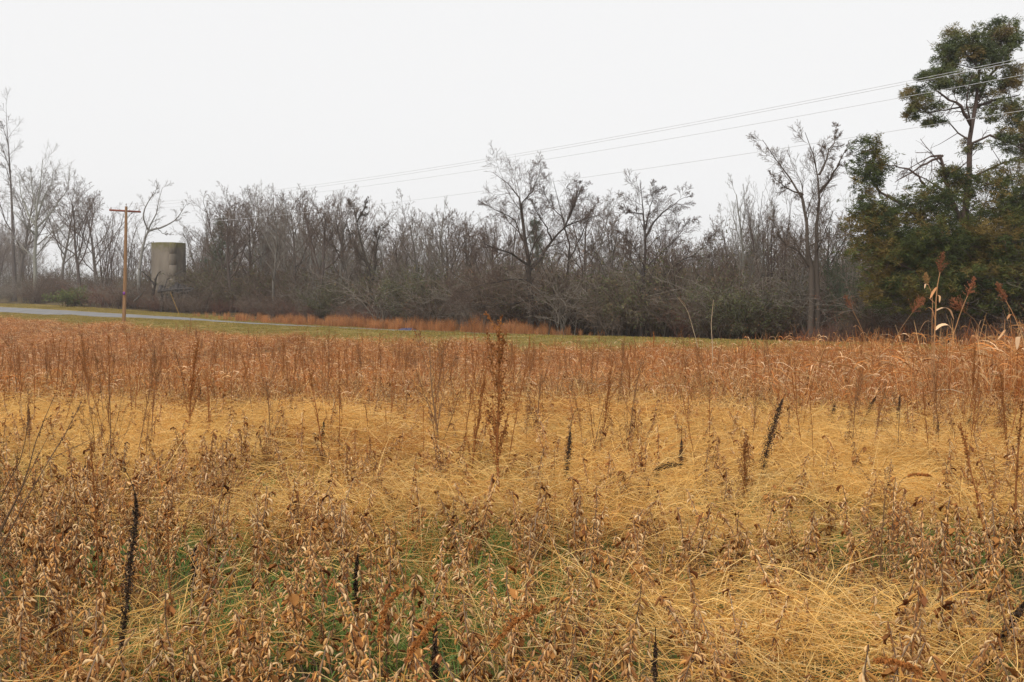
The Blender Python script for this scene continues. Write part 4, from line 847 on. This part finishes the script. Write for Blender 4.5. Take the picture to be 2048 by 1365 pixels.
# ---- black seed spikes, each traced from foot to tip at the depth of its foot
def dark_spike(pts, pyc, thick, label, bare=.3, hc=.2, ragged=1., tip=.12):
    r = RW; thick *= 1.15; xx, Y = canopy(pts[0][0], pyc, hc); z = gz(xx, Y); o = np.array([xx, Y, z])
    q = np.array([at(a, b, Y) - o for a, b in pts]); q = np.vstack([[0, 0, -.01], q]); q[1:-1, 1] += r.normal(0, .008, len(q) - 2)
    s = np.concatenate([[0], np.cumsum(np.linalg.norm(np.diff(q, axis=0), axis=1))]); u = np.linspace(0, s[-1], 26); P = np.column_stack([np.interp(u, s, q[:, i]) for i in range(3)]); P[1:-1] = (P[:-2] + P[1:-1] * 2 + P[2:]) / 4
    st, sk = MB(), MB(); tubes(st, P[None], np.linspace(.006, .0018, 26)[None], 5, (.06, .035, .02))
    w = thick / 2 / F * Y; n = int(1100 + 700 * len(u) / 26 * s[-1] / .8); t = r.uniform(bare, 1 - tip, n); k = t * 24.99; j = k.astype(int); f = (k - j)[:, None]
    prof = np.clip(np.sin(np.clip((t - bare) / (1 - tip - bare), 0, 1) * math.pi), 0, 1) ** .6 * (.7 + .5 * vnoise(t * 30, t * 0, 1, 3))
    C = P[j] * (1 - f) + P[j + 1] * f + r.normal(0, .5, (n, 3)) * (prof * w)[:, None]; A = unit(rdir(r, n) + np.array([0, 0, -.4])) * r.uniform(.003, .009, (n, 1)) * ragged; B = unit(np.cross(A, rdir(r, n))) * np.linalg.norm(A, axis=1, keepdims=True) * .5
    tris(sk, C, A, B, pick(r, [(.055, .036, .025), (.075, .048, .032), (.11, .068, .042), (.04, .028, .02)], n, .2)); t_ = thing('black_seed_spike', label, 'weed', o); link('stem', st.mesh('stem', M_dark), t_); e = link('seed_spike', sk.mesh('seed_spike', M_dark), t_); e['kind'] = 'stuff'; return t_
dark_spike([(243, 1290), (252, 1200), (262, 1110), (271, 1040), (272, 1000), (268, 975), (255, 950), (248, 936)], 1345, 17, 'largest black seed spike with a thin tip bent aside', .12, .12)
dark_spike([(1132, 950), (1138, 900), (1142, 850), (1146, 828), (1154, 816), (1164, 815), (1172, 822)], 965, 12, 'black seed spike whose thin tip curls over like a hook', .2, .3, 1., .3)
dark_spike([(1527, 930), (1538, 885), (1552, 840), (1565, 800), (1572, 786)], 945, 17, 'thick slanting black seed spike in straw', .1, .3, 1.3, .06)
dark_spike([(1361, 920), (1363, 885), (1364, 855), (1359, 845), (1353, 852), (1355, 860)], 940, 7, 'small black spike with its tip curled back in a loop', .3, .3, .8, .3)
dark_spike([(1310, 940), (1335, 930), (1360, 930), (1385, 930), (1400, 927)], 960, 12, 'black seed spike lying flat across the straw', .1, .3, 1.3, .2)
dark_spike([(645, 880), (646, 860), (648, 842), (655, 830)], 892, 8, 'short black spike standing alone in bright straw', .2, .3)
dark_spike([(397, 800), (400, 785), (401, 768)], 812, 8, 'stubby black spike beside the dark rust weed', .15, .3)
dark_spike([(313, 768), (315, 755), (320, 742)], 776, 9, 'stubby black spike leaning in the far straw', .15, .3)
dark_spike([(712, 1145), (716, 1115), (718, 1088)], 1160, 10, 'short black spike low among the soybeans near green grass', .15, .3)
dark_spike([(1965, 1350), (1990, 1300), (2015, 1255), (2040, 1215), (2070, 1180)], 1400, 17, 'heavy leaning black seed spike with ragged drooping chaff', .15, .1, 1.6, .1)
dark_spike([(1713, 802), (1719, 785), (1722, 765)], 812, 9, 'short thick black spike in front of the rust grass', .15, .3)
dark_spike([(1660, 835), (1668, 815), (1672, 795)], 842, 7, 'thin leaning black spike near the thick slanting one', .15, .3)
dark_spike([(1738, 820), (1748, 800), (1757, 785)], 828, 8, 'black spike leaning in a pair of brown weeds', .15, .3)
dark_spike([(1796, 828), (1799, 805), (1800, 780)], 836, 7, 'narrow upright black spike behind the pair of brown weeds', .15, .3)
dark_spike([(1937, 845), (1941, 836), (1944, 828)], 852, 9, 'tiny black stub in the grass below the tall plumed reeds', .15, .3)
dark_spike([(1874, 875), (1876, 850), (1876, 830)], 884, 6, 'thin black spike below the tall plumed reeds', .15, .3)
dark_spike([(168, 955), (170, 935), (172, 915)], 965, 9, 'small black spike by the bare forked twigs', .15, .3)
dark_spike([(388, 1110), (396, 1090), (404, 1075)], 1120, 12, 'bent black spike half sunk in straw by the thin stalk', .15, .3, 1.3)
dark_spike([(870, 1270), (873, 1250), (873, 1235)], 1285, 12, 'short black pod spike low in the green grass', .15, .3, 1.2)
dark_spike([(1310, 1330), (1312, 1290), (1311, 1255)], 1345, 10, 'black spike standing in the dark gap of the straw mound', .15, .3)
dark_spike([(57, 880), (58, 850), (57, 825), (52, 800)], 890, 6, 'thin black spike with a pale bent tip above the bare twigs', .4, .3)
dark_spike([(308, 640 + 60), (309, 690)], 720, 6, 'distant black stub in the rust grass', .1, .3)

# ---- bare forked twigs at the side of the field
def twig_bush(lines, pyc, px, label, col):
    xx, Y = canopy(px, pyc, .05); o = np.array([xx, Y, gz(xx, Y)]); t = thing('bare_twig_weed', label, 'weed', o)
    for pts, ra in lines:
        q = np.array([at(a, b, Y + c) - o for a, b, c in pts]); s = np.concatenate([[0], np.cumsum(np.linalg.norm(np.diff(q, axis=0), axis=1))]); u = np.linspace(0, s[-1], 10); P = np.column_stack([np.interp(u, s, q[:, i]) for i in range(3)])[None]; Rr = np.linspace(ra, .0012, 10)[None]; mb = MB(); tubes(mb, P, Rr, 5, col)
        B, b = spread(P, Rr, RW, M=7, t0=.2, t1=.95, ang=.6, aj=.2, ratio=.16, K=3, crook=.15, up=.02, rr=.5, minr=.001); tubes(mb, B, b, 3, np.array(col)); seeds(mb, B, RW, 60, (.003, .007), BRN, .003); link('branch', mb.mesh('branch', M_weed), t)
twig_bush([([(-60, 1230, 0), (-5, 1075, 0), (50, 965, 0), (75, 870, .1), (110, 790, .2)], .006), ([(-60, 1230, 0), (0, 1060, .1), (45, 975, .1), (95, 875, .2)], .005), ([(-60, 1230, 0), (8, 1085, -.1), (60, 985, -.1), (100, 918, 0), (180, 880, .2)], .005), ([(-60, 1230, 0), (2, 990, .1), (45, 915, .1), (57, 840, .1)], .005), ([(95, 925, 0), (130, 870, .1), (165, 800, .2)], .003)], 1365, -60, 'bare forked brown twigs leaning in over the soybeans', (.13, .075, .04))

# ---- arching grass heads close by
def arch_blade(pts, pyc, half, label, col, head=True, hc=.1):
    if pyc > 1370: hc = .5
    xx, Y = canopy(pts[0][0], pyc, hc); o = np.array([xx, Y, gz(xx, Y)]); q = np.vstack([[0, 0, -.01], [at(a, b, Y + .06 * i) - o for i, (a, b) in enumerate(pts)]]); s = np.concatenate([[0], np.cumsum(np.linalg.norm(np.diff(q, axis=0), axis=1))]); u = np.linspace(0, s[-1], 18); P = np.column_stack([np.interp(u, s, q[:, i]) for i in range(3)]); P[1:-1] = (P[:-2] + P[1:-1] * 2 + P[2:]) / 4
    t = thing('arching_grass_stem', label, 'dry grass', o); mb = MB()
    if head: tubes(mb, P[None], np.linspace(half, half * .5, 18)[None], 5, col)
    else: ribbons(mb, P[None], (half * np.sin(np.linspace(.5, 3.1, 18)))[None], np.array([col]), RW, .3)
    link('stem' if head else 'blade', mb.mesh('stem', M_straw), t)
    if head: hb = MB(); seeds(hb, P[None, 13:], RW, 260, (.004, .009), [(.45, .19, .05), (.38, .15, .04)], .004); e = link('seed_head', hb.mesh('seed_head', M_straw), t); e['kind'] = 'stuff'
arch_blade([(760, 1330), (758, 1260), (768, 1215), (800, 1178)], 1380, .0022, 'pale thin arching grass stem rising beside green grass', (.62, .38, .1))
arch_blade([(805, 1345), (830, 1290), (855, 1255), (880, 1230)], 1400, .0022, 'golden arching grass stem with a fuzzy rust head', (.6, .34, .08))
arch_blade([(920, 1355), (970, 1320), (1010, 1260), (1040, 1235), (1085, 1215)], 1410, .0022, 'long orange grass stem bowing over the dry pods', (.6, .3, .07))
arch_blade([(1030, 1365), (1025, 1320), (1005, 1290), (970, 1265), (930, 1255)], 1420, .011, 'broad curled orange dry leaf arching over in the soybeans', (.5, .2, .045), False)
arch_blade([(870, 1380), (930, 1340), (975, 1310), (990, 1290)], 1420, .009, 'broad orange dry leaf crossing under the curled one', (.5, .22, .05), False)
arch_blade([(1680, 1365), (1710, 1330), (1750, 1318), (1800, 1325), (1840, 1345)], 1420, .0026, 'rust arching stem with a drooping head in the straw mound', (.4, .17, .05))
arch_blade([(1840, 1110), (1870, 1070), (1895, 1040)], 1120, .006, 'pale orange dry leaf blade leaning from green grass', (.65, .36, .13), False)
arch_blade([(1790, 1000), (1800, 960), (1825, 948), (1860, 952)], 1100, .003, 'brown drooping stem curling above the tangled weed', (.22, .12, .05))

# ---- tall plumed reeds at the far right of the field
def reed(stem, Y, leaves, plume, label, r0=.011, col=(.60, .33, .15), pcol=((.30, .12, .06), (.36, .16, .08)), pl=.32, pw=.09):
    o3 = at(stem[0][0], stem[0][1], Y); o = np.array([o3[0], Y, gz(o3[0], Y)]); q = np.vstack([[0, 0, -.01], [at(a, b, Y) - o for a, b in stem]]); s = np.concatenate([[0], np.cumsum(np.linalg.norm(np.diff(q, axis=0), axis=1))]); u = np.linspace(0, s[-1], 12); P = np.column_stack([np.interp(u, s, q[:, i]) for i in range(3)])
    t = thing('plumed_reed', label, 'reed', o); mb = MB(); tubes(mb, P[None], np.linspace(r0, r0 * .4, 12)[None], 6, col); link('stem', mb.mesh('stem', M_straw), t)
    for pts, hw in leaves:
        q = np.array([at(a, b, Y + .03 * i * (1 if k_ % 2 else -1)) - o for k_, (i, (a, b)) in enumerate(zip(range(len(pts)), pts))]); ss = np.concatenate([[0], np.cumsum(np.linalg.norm(np.diff(q, axis=0), axis=1))]); uu = np.linspace(0, ss[-1], 9); L = np.column_stack([np.interp(uu, ss, q[:, i]) for i in range(3)]); L[1:-1] = (L[:-2] + 2 * L[1:-1] + L[2:]) / 4
        mb = MB(); ribbons(mb, L[None], (1.5 * hw * np.array([.7, 1, 1, 1, .95, .85, .7, .45, .1]))[None], np.array([pick(RW, [(.68, .40, .2), (.60, .30, .13), (.72, .48, .28)], 1, .1)[0]]), RW, .15); link('leaf', mb.mesh('leaf', M_straw), t)
    if plume:
        d = unit(P[-1] - P[-3]); T = np.stack([P[-1] + d * pl * k - d * .02 for k in np.linspace(0, 1, 6)])[None]; hb = MB(); tubes(hb, T, np.linspace(.004, .001, 6)[None], 3, pcol[0]); B, b = spread(T, np.full((1, 6), .002), RW, M=34, t0=0, t1=1, ang=.75, aj=.2, ratio=pw / pl * 1.6, K=4, crook=.1, up=.03, rr=.6, minr=.0012, fall=.75); tubes(hb, B, b, 3, np.array(pcol[0])); seeds(hb, B, RW, 520, (.006, .012), list(pcol), .006); e = link('plume', hb.mesh('plume', M_weed), t); e['kind'] = 'stuff'
YR = 17.0
reed([(1868, 720), (1868, 690), (1871, 640), (1872, 600), (1876, 560), (1880, 545)], YR, [([(1870, 660), (1880, 650), (1895, 648), (1905, 660)], .022), ([(1872, 622), (1885, 614), (1900, 618), (1908, 640)], .022), ([(1868, 648), (1858, 640), (1848, 645), (1836, 670)], .016), ([(1870, 640), (1865, 618), (1855, 614), (1850, 622)], .016), ([(1870, 607), (1858, 596), (1845, 592)], .014), ([(1873, 575), (1866, 585), (1860, 598)], .018), ([(1874, 590), (1880, 592), (1879, 606)], .014), ([(1868, 690), (1880, 705), (1893, 716)], .012), ([(1893, 716), (1870, 715), (1855, 735), (1850, 760)], .016)], True, 'tallest plumed reed with long curling tan leaves in front of the cedar', .017)
reed([(1864, 700), (1864, 640), (1866, 595), (1860, 575), (1855, 565)], YR + .4, [([(1856, 570), (1851, 567), (1849, 578)], .01)], True, 'shorter reed with a small nodding plume beside the tallest reed', .01, pl=.16, pw=.06, pcol=((.40, .24, .10), (.45, .28, .12)))
reed([(1896, 705), (1903, 682), (1913, 650), (1923, 620), (1935, 592)], YR + .5, [([(1912, 655), (1918, 635), (1923, 620)], .016)], True, 'reed with a rust plume leaning away from the tallest reed', .012)
reed([(2050, 700), (2040, 660), (2025, 625), (2012, 602)], YR, [([(2028, 632), (2020, 628), (2014, 640)], .016), ([(2042, 675), (2036, 672), (2034, 700)], .03)], True, 'bent reed with a loose rust plume at the field side', .012)
reed([(1985, 690), (1970, 670), (1945, 635), (1930, 625)], YR + 1.5, [], True, 'thin slanting reed with a faint plume behind the tallest reed', .008, (.40, .22, .10), pl=.3, pw=.16)
reed([(1780, 700), (1800, 660), (1825, 625)], YR + 2, [], True, 'thin slanting reed leaning toward the tallest reed', .008, (.40, .24, .12), pl=.3, pw=.14)
reed([(1955, 700), (1956, 670), (1958, 650)], YR, [([(1958, 650), (1962, 640), (1970, 640)], .012), ([(1956, 680), (1950, 668), (1944, 672), (1950, 690)], .014)], False, 'short broken reed with curled leaves', .008)
reed([(2010, 690), (2009, 660), (2010, 640)], YR, [([(2010, 660), (2002, 672), (1995, 680)], .018), ([(2009, 690), (2015, 680), (2020, 690)], .014)], False, 'short reed stub with a folded leaf beside the bent reed', .008)
reed([(1735, 700), (1725, 660), (1705, 620)], 24, [([(1725, 665), (1715, 650), (1705, 655)], .014)], True, 'rust reed leaning by the dark thicket', .009, (.42, .22, .09), pl=.35, pw=.16)
reed([(1425, 690), (1422, 650), (1427, 600)], 30, [], False, 'pale straight reed stem before the olive thicket', .014, (.55, .42, .28))
reed([(1395, 690), (1375, 620), (1355, 595)], 36, [([(1372, 612), (1362, 600), (1355, 592)], .012)], False, 'pale leaning reed stem before the black barked tree', .014, (.50, .40, .26))

# ------------------------------------------------------------------ utility pole and lines
M_wood = mat_noise('pole_wood', [(.3, (.20, .11, .05)), (.55, (.29, .165, .08)), (.75, (.36, .22, .12))], 3, 8, .85, .3, 20, [(.3, (.7, .7, .7)), (.6, (1, 1, 1))], .5, (6, 6, .4))
M_arm = mat_noise('crossarm_wood', [(.3, (.20, .065, .04)), (.6, (.30, .10, .06)), (.8, (.34, .14, .09))], 4, 8, .85, .2)
M_metal = mat_noise('galvanised_metal', [(.3, (.30, .31, .32)), (.7, (.45, .46, .47))], 8, 4, .5, 0)
M_wire = mat_noise('aluminium_wire', [(.3, (.52, .53, .54)), (.7, (.62, .63, .64))], 2, 4, .5, 0)
M_tag = mat_noise('purple_tag', [(.3, (.16, .04, .22)), (.7, (.22, .06, .30))], 8, 4, .5, 0)
M_ins = mat_noise('porcelain', [(.3, (.25, .2, .18)), (.7, (.34, .28, .25))], 8, 4, .35, 0, spec=.5)
def box_mesh(name, c, ax, ay, az, mat, bev=.0):
    c, ax, ay, az = map(lambda q: np.array(q, float), (c, ax, ay, az)); v = [c + i * ax + j * ay + k * az for k in (-1, 1) for j in (-1, 1) for i in (-1, 1)]
    mb = MB(); mb.add(v, [[0, 2, 3, 1], [4, 5, 7, 6], [0, 1, 5, 4], [2, 6, 7, 3], [0, 4, 6, 2], [1, 3, 7, 5]], (.5, .5, .5)); return mb.mesh(name, mat)
def tube_mesh(name, pts, rad, sides, mat, smooth=True):
    mb = MB(); P = np.array(pts, float)[None]; tubes(mb, P, np.array(rad, float)[None], sides, (.5, .5, .5)); n = len(pts)
    mb.add(mb.v[0][-sides:], [list(range(sides))], (.5, .5, .5)); return mb.mesh(name, mat, smooth)
gzp = gz(*P0); ZT = at(245, 413, 85)[2]; hp = ZT - gzp
pole = thing('utility_pole', 'tall brown wooden utility pole with a reddish crossarm beside the road', 'utility pole', (P0[0], P0[1], gzp)); n3 = np.array([N[0], N[1], 0]); u3 = np.array([U[0], U[1], 0]); lean = np.array([-.02, 0, 0])
ptop = np.array([.22, 0, hp]); link('pole', tube_mesh('pole', [(-.1, 0, -.6), (0, 0, 1), ptop * .5, ptop * .8, ptop], [.145, .14, .125, .11, .095], 14, M_wood), pole)
ac = ptop * ((hp - .35) / hp) - u3 * .19; arm = link('crossarm', box_mesh('crossarm', ac, n3 * 1.22, u3 * .055, (0, 0, .07), M_arm), pole)
for s in (-1, 1): link('brace', tube_mesh('brace', [ac + n3 * s * .75 - u3 * .07, ac - np.array([0, 0, .55]) + u3 * .05], [.018, .018], 4, M_metal), pole)
WP = [ac + n3 * -1.1, ac + n3 * 1.1, ptop + np.array([0, 0, -.02])]
for iw, p in enumerate(WP): link('insulator', tube_mesh('insulator', [p + np.array([0, 0, .06]), p + np.array([0, 0, .12]), p + np.array([0, 0, .13]), p + np.array([0, 0, .17]), p + np.array([0, 0, .18]), p + np.array([0, 0, .24])], [.02, .03, .055, .05, .035, .03], 10, M_ins), arm if iw < 2 else pole)
pn = ptop * ((hp - 1.6) / hp) - u3 * .15; link('neutral_bracket', box_mesh('neutral_bracket', pn, u3 * .05, n3 * .03, (0, 0, .06), M_metal), pole)
link('ground_wire', tube_mesh('ground_wire', [ptop * .02 - u3 * .2, ptop * .5 - u3 * .17, ptop * .93 - u3 * .145], [.008, .008, .008], 4, M_metal), pole)
pt = at(246, 587, 84.5) - np.array([*P0, gzp]); kz = pt[2] / hp; link('tag', box_mesh('tag', ptop * kz - np.array([0, .19, 0]), (.09, 0, 0), (0, .006, 0), (0, 0, .12), M_tag), pole)
SPAN = 95.0; wl = ['power line from the crossarm end over the road side of the field', 'power line from the far end of the crossarm toward the cedar', 'topmost power line from the tip of the utility pole', 'lowest power line running under the other three']
for p, sag, lb, dz in zip(WP + [pn], (1.32, 1.2, 1.3, 1.0), wl, (.2, .2, .2, 0)):
    a = np.array([*P0, gzp]) + p + np.array([0, 0, dz]); b = a + np.array([U[0], U[1], 0]) * SPAN + np.array([0, 0, .15]); t = np.linspace(0, 1, 60)
    L = a[None] + (b - a)[None] * t[:, None]; L[:, 2] -= 4 * sag * t * (1 - t); o = link('power_line', tube_mesh('power_line', L - a, np.full(60, .007), 5, M_wire), None, a); tag(o, lb, 'power line')

# ------------------------------------------------------------------ concrete silo, collapsed shed, dead snag, litter
def mat_silo():
    m, t, o = nodes_of('mossy_concrete'); tc = t.nodes.new('ShaderNodeTexCoord'); mp = t.nodes.new('ShaderNodeMapping'); mp.inputs['Scale'].default_value = (1, 1, .3); t.links.new(tc.outputs['Object'], mp.inputs[0])
    n1 = t.nodes.new('ShaderNodeTexNoise'); n1.inputs['Scale'].default_value = .9; n1.inputs['Detail'].default_value = 9; t.links.new(mp.outputs[0], n1.inputs['Vector']); r1 = t.nodes.new('ShaderNodeValToRGB'); e = r1.color_ramp.elements; e[0].position = .32; e[0].color = (.11, .09, .07, 1); e[1].position = .68; e[1].color = (.25, .21, .165, 1); t.links.new(n1.outputs['Fac'], r1.inputs[0])
    n2 = t.nodes.new('ShaderNodeTexNoise'); n2.inputs['Scale'].default_value = 3; n2.inputs['Detail'].default_value = 6; t.links.new(tc.outputs['Object'], n2.inputs['Vector']); sx = t.nodes.new('ShaderNodeSeparateXYZ'); t.links.new(tc.outputs['Object'], sx.inputs[0])
    ma = t.nodes.new('ShaderNodeMath'); ma.operation = 'MULTIPLY_ADD'; ma.inputs[1].default_value = 2.2; t.links.new(n2.outputs['Fac'], ma.inputs[0]); t.links.new(sx.outputs['Z'], ma.inputs[2]); mr = t.nodes.new('ShaderNodeMapRange'); mr.inputs[1].default_value = hs_ + .15; mr.inputs[2].default_value = hs_ + 1.3; t.links.new(ma.outputs[0], mr.inputs[0])
    mx = t.nodes.new('ShaderNodeMix'); mx.data_type = 'RGBA'; mx.inputs[7].default_value = (.13, .12, .03, 1); t.links.new(mr.outputs[0], mx.inputs[0]); t.links.new(r1.outputs[0], mx.inputs[6]); b = t.nodes.new('ShaderNodeBsdfPrincipled'); b.inputs['Roughness'].default_value = .95; t.links.new(mx.outputs[2], b.inputs['Base Color'])
    bp = t.nodes.new('ShaderNodeBump'); bp.inputs['Strength'].default_value = .4; bp.inputs['Distance'].default_value = .05; t.links.new(n2.outputs['Fac'], bp.inputs['Height']); t.links.new(bp.outputs[0], b.inputs['Normal']); t.links.new(b.outputs[0], o.inputs[0]); return m
M_shed = mat_noise('weathered_board', [(.3, (.035, .03, .028)), (.6, (.075, .065, .06)), (.8, (.12, .11, .10))], 2, 8, .9, .4, stretch=(1, 1, 8)); M_log = mat_noise('dead_wood', [(.3, (.03, .024, .02)), (.6, (.07, .055, .045)), (.8, (.12, .10, .085))], 3, 8, .95, .4)
Ys = depth_at(338, 17); xs_ = (338.5 - 1024) / F * Ys; zs_ = gz(xs_, Ys); hs_ = at(338, 485, Ys)[2] - zs_; rs_ = 33.0 / F * Ys
M_silo = mat_silo(); silo = thing('concrete_silo', 'mossy topped grey concrete silo standing roofless among bare trees', 'silo', (xs_, Ys, zs_ - .1)); nring = 7; rh = hs_ / nring; cr_ = np.random.default_rng(4)
for i in range(nring):
    ns = 36; a = np.arange(ns) / ns * 2 * math.pi; z0, z1 = i * rh, (i + 1) * rh; ro = rs_; prof = [(ro - .012, z0), (ro, z0 + .012), (ro, z0 + .012), (ro, z1 - .012), (ro, z1 - .012), (ro - .012, z1 - .001), (ro - .012, z1 - .001), (rs_ - .28, z1 - .001), (rs_ - .28, z1 - .001), (rs_ - .28, z0), (rs_ - .28, z0), (ro - .012, z0)]
    if i == nring - 1: pass
    v = np.array([[p * math.cos(q), p * math.sin(q), zz] for p, zz in prof for q in a]); k = len(prof); f = [[j * ns + s, j * ns + (s + 1) % ns, (j + 1) * ns + (s + 1) % ns, (j + 1) * ns + s] for j in range(0, k, 2) for s in range(ns)]; mb = MB(); mb.add(v, f, (.3, .27, .22)); o = link('concrete_ring', mb.mesh('concrete_ring', M_silo, True), silo)
va = math.atan2(-Ys, -xs_) + math.radians(14); fd = np.array([math.cos(va), math.sin(va), 0]); sd2 = np.array([-fd[1], fd[0], 0])
for i in range(6):
    z0 = i * hs_ / 6 + .015; z1 = (i + 1) * hs_ / 6 - .015; cc_ = fd * (rs_ - .02); rw = .40; link('chute_segment', tube_mesh('chute_segment', [cc_ + (0, 0, z0), cc_ + (0, 0, z0 + .02), cc_ + (0, 0, z1 - .02), cc_ + (0, 0, z1)], [rw - .02, rw, rw, rw - .02], 14, M_silo), silo)
Yd = depth_at(352, 14.6); shed = thing('collapsed_shed', 'collapsed dark board shed in front of the concrete silo', 'shed', (*at(352, 612, Yd)[:2], gz(at(352, 612, Yd)[0], Yd))); o_ = np.array(shed.location); rr = np.random.default_rng(9)
for i in range(11):
    a = at(322 + i * 6.3, 572 + 4 * math.sin(i * .8) + rr.normal(0, 1.5), Yd + .8) - o_; b = at(318 + i * 6.6, 582 + rr.normal(0, 1.5), Yd - .6) - o_; d = (b - a) / 2; link('roof_board', box_mesh('roof_board', (a + b) / 2, d, (.17, 0, .01), (0, 0, .02), M_shed), shed)
for px_ in (322, 344, 362, 374):
    a = at(px_, 583, Yd) - o_; link('post', tube_mesh('post', [(a[0], a[1], -.3), (a[0] + .05, a[1], a[2])], [.1, .09], 8, M_shed), shed)
link('beam', tube_mesh('beam', [at(316, 584, Yd - .5) - o_, at(345, 580, Yd - .5) - o_, at(384, 577, Yd - .5) - o_], [.1, .1, .09], 8, M_shed), shed)
for i in range(7):
    px_ = 326 + i * 8; a = at(px_, 588, Yd + .3) - o_; link('wall_board', box_mesh('wall_board', (a[0], a[1], a[2] / 2), (.12, 0, 0), (0, .02, 0), (.03 * rr.normal(), 0, a[2] / 2 * rr.uniform(.6, 1)), M_shed), shed)
traced_tree('dead_snag', 306, 14.2, [([(303, 612, 0), (306, 590, 0), (309, 565, 0), (314, 550, 0), (322, 543, 0)], .28, .08), ([(308, 570, 0), (298, 555, .3), (285, 545, .5), (278, 538, .5)], .12, .05)], [dict(LV3[0], M=5, ratio=.2), dict(LV3[1], M=4)], RT, (.035, .028, .024), (.06, .05, .04), 'charred dark stump of a dead tree leaning beside the silo', minr=.02)
traced_tree('fallen_branch', 330, 13.8, [([(318, 604, 0), (330, 572, 0), (334, 560, 0), (350, 550, 0), (368, 542, 0)], .13, .03), ([(268, 604, 0), (280, 592, 0), (288, 582, 0)], .12, .05)], [dict(LV3[0], M=5, ratio=.25), dict(LV3[1], M=4)], RT, (.09, .08, .07), (.11, .095, .08), 'fallen dark limb propped across the front of the silo', cat='branch', minr=.015)
Yg = depth_at(350, 11); ga = at(341, 586, Yg + 1.2); gb = at(359, 611, Yg); gb[2] = gz(gb[0], gb[1]) - .05; M_yel = mat_noise('yellow_plastic', [(.3, (.42, .22, .03)), (.7, (.50, .28, .04))], 5, 4, .6, 0)
guy = link('guy_marker', tube_mesh('guy_marker', [(0, 0, 0), (ga - gb) * .5, ga - gb], [.014, .014, .014], 8, M_yel), None, gb); tag(guy, 'yellow slanting guy wire guard at the edge of the orange sedge', 'guy marker')
Yb = depth_at(815, 9.6); xb_ = (815 - 1024) / F * Yb; bb = MB(); ph = np.linspace(0, 2 * math.pi, 17)[:-1]; rb = np.random.default_rng(2); V = []; 
for j, (rr_, zz) in enumerate([(.85, 0), (.9, .08), (.7, .2), (.4, .29), (.1, .31)]): V += [[.8 * rr_ * math.cos(q) * (1 + .12 * rb.normal()), .4 * rr_ * math.sin(q) * (1 + .12 * rb.normal()), zz * .6 * (1 + .2 * rb.normal())] for q in ph]
bb.add(V, [[j * 16 + s, j * 16 + (s + 1) % 16, (j + 1) * 16 + (s + 1) % 16, (j + 1) * 16 + s] for j in range(4) for s in range(16)], (.1, .1, .3)); M_blue = mat_noise('blue_tarp', [(.3, (.05, .045, .09)), (.7, (.08, .072, .13))], 6, 4, .55, .3)
tag(link('crumpled_tarp', bb.mesh('crumpled_tarp', M_blue), None, (xb_, Yb, gz(xb_, Yb) + .01)), 'small crumpled violet blue tarp lying at the edge of the orange sedge', 'tarp')

# ------------------------------------------------------------------ damp air
m, t, o = nodes_of('damp_air'); v = t.nodes.new('ShaderNodeVolumePrincipled'); v.inputs['Color'].default_value = (.95, .96, .98, 1); v.inputs['Density'].default_value = .00042; v.inputs['Anisotropy'].default_value = .2
t.links.new(v.outputs[0], o.inputs['Volume'])
hz = link('haze', box_mesh('haze', (0, 250, 12), (720, 0, 0), (0, 720, 0), (0, 0, 22), m)); tag(hz, 'thin pale mist hanging over the field and woods', 'mist', None, 'stuff')
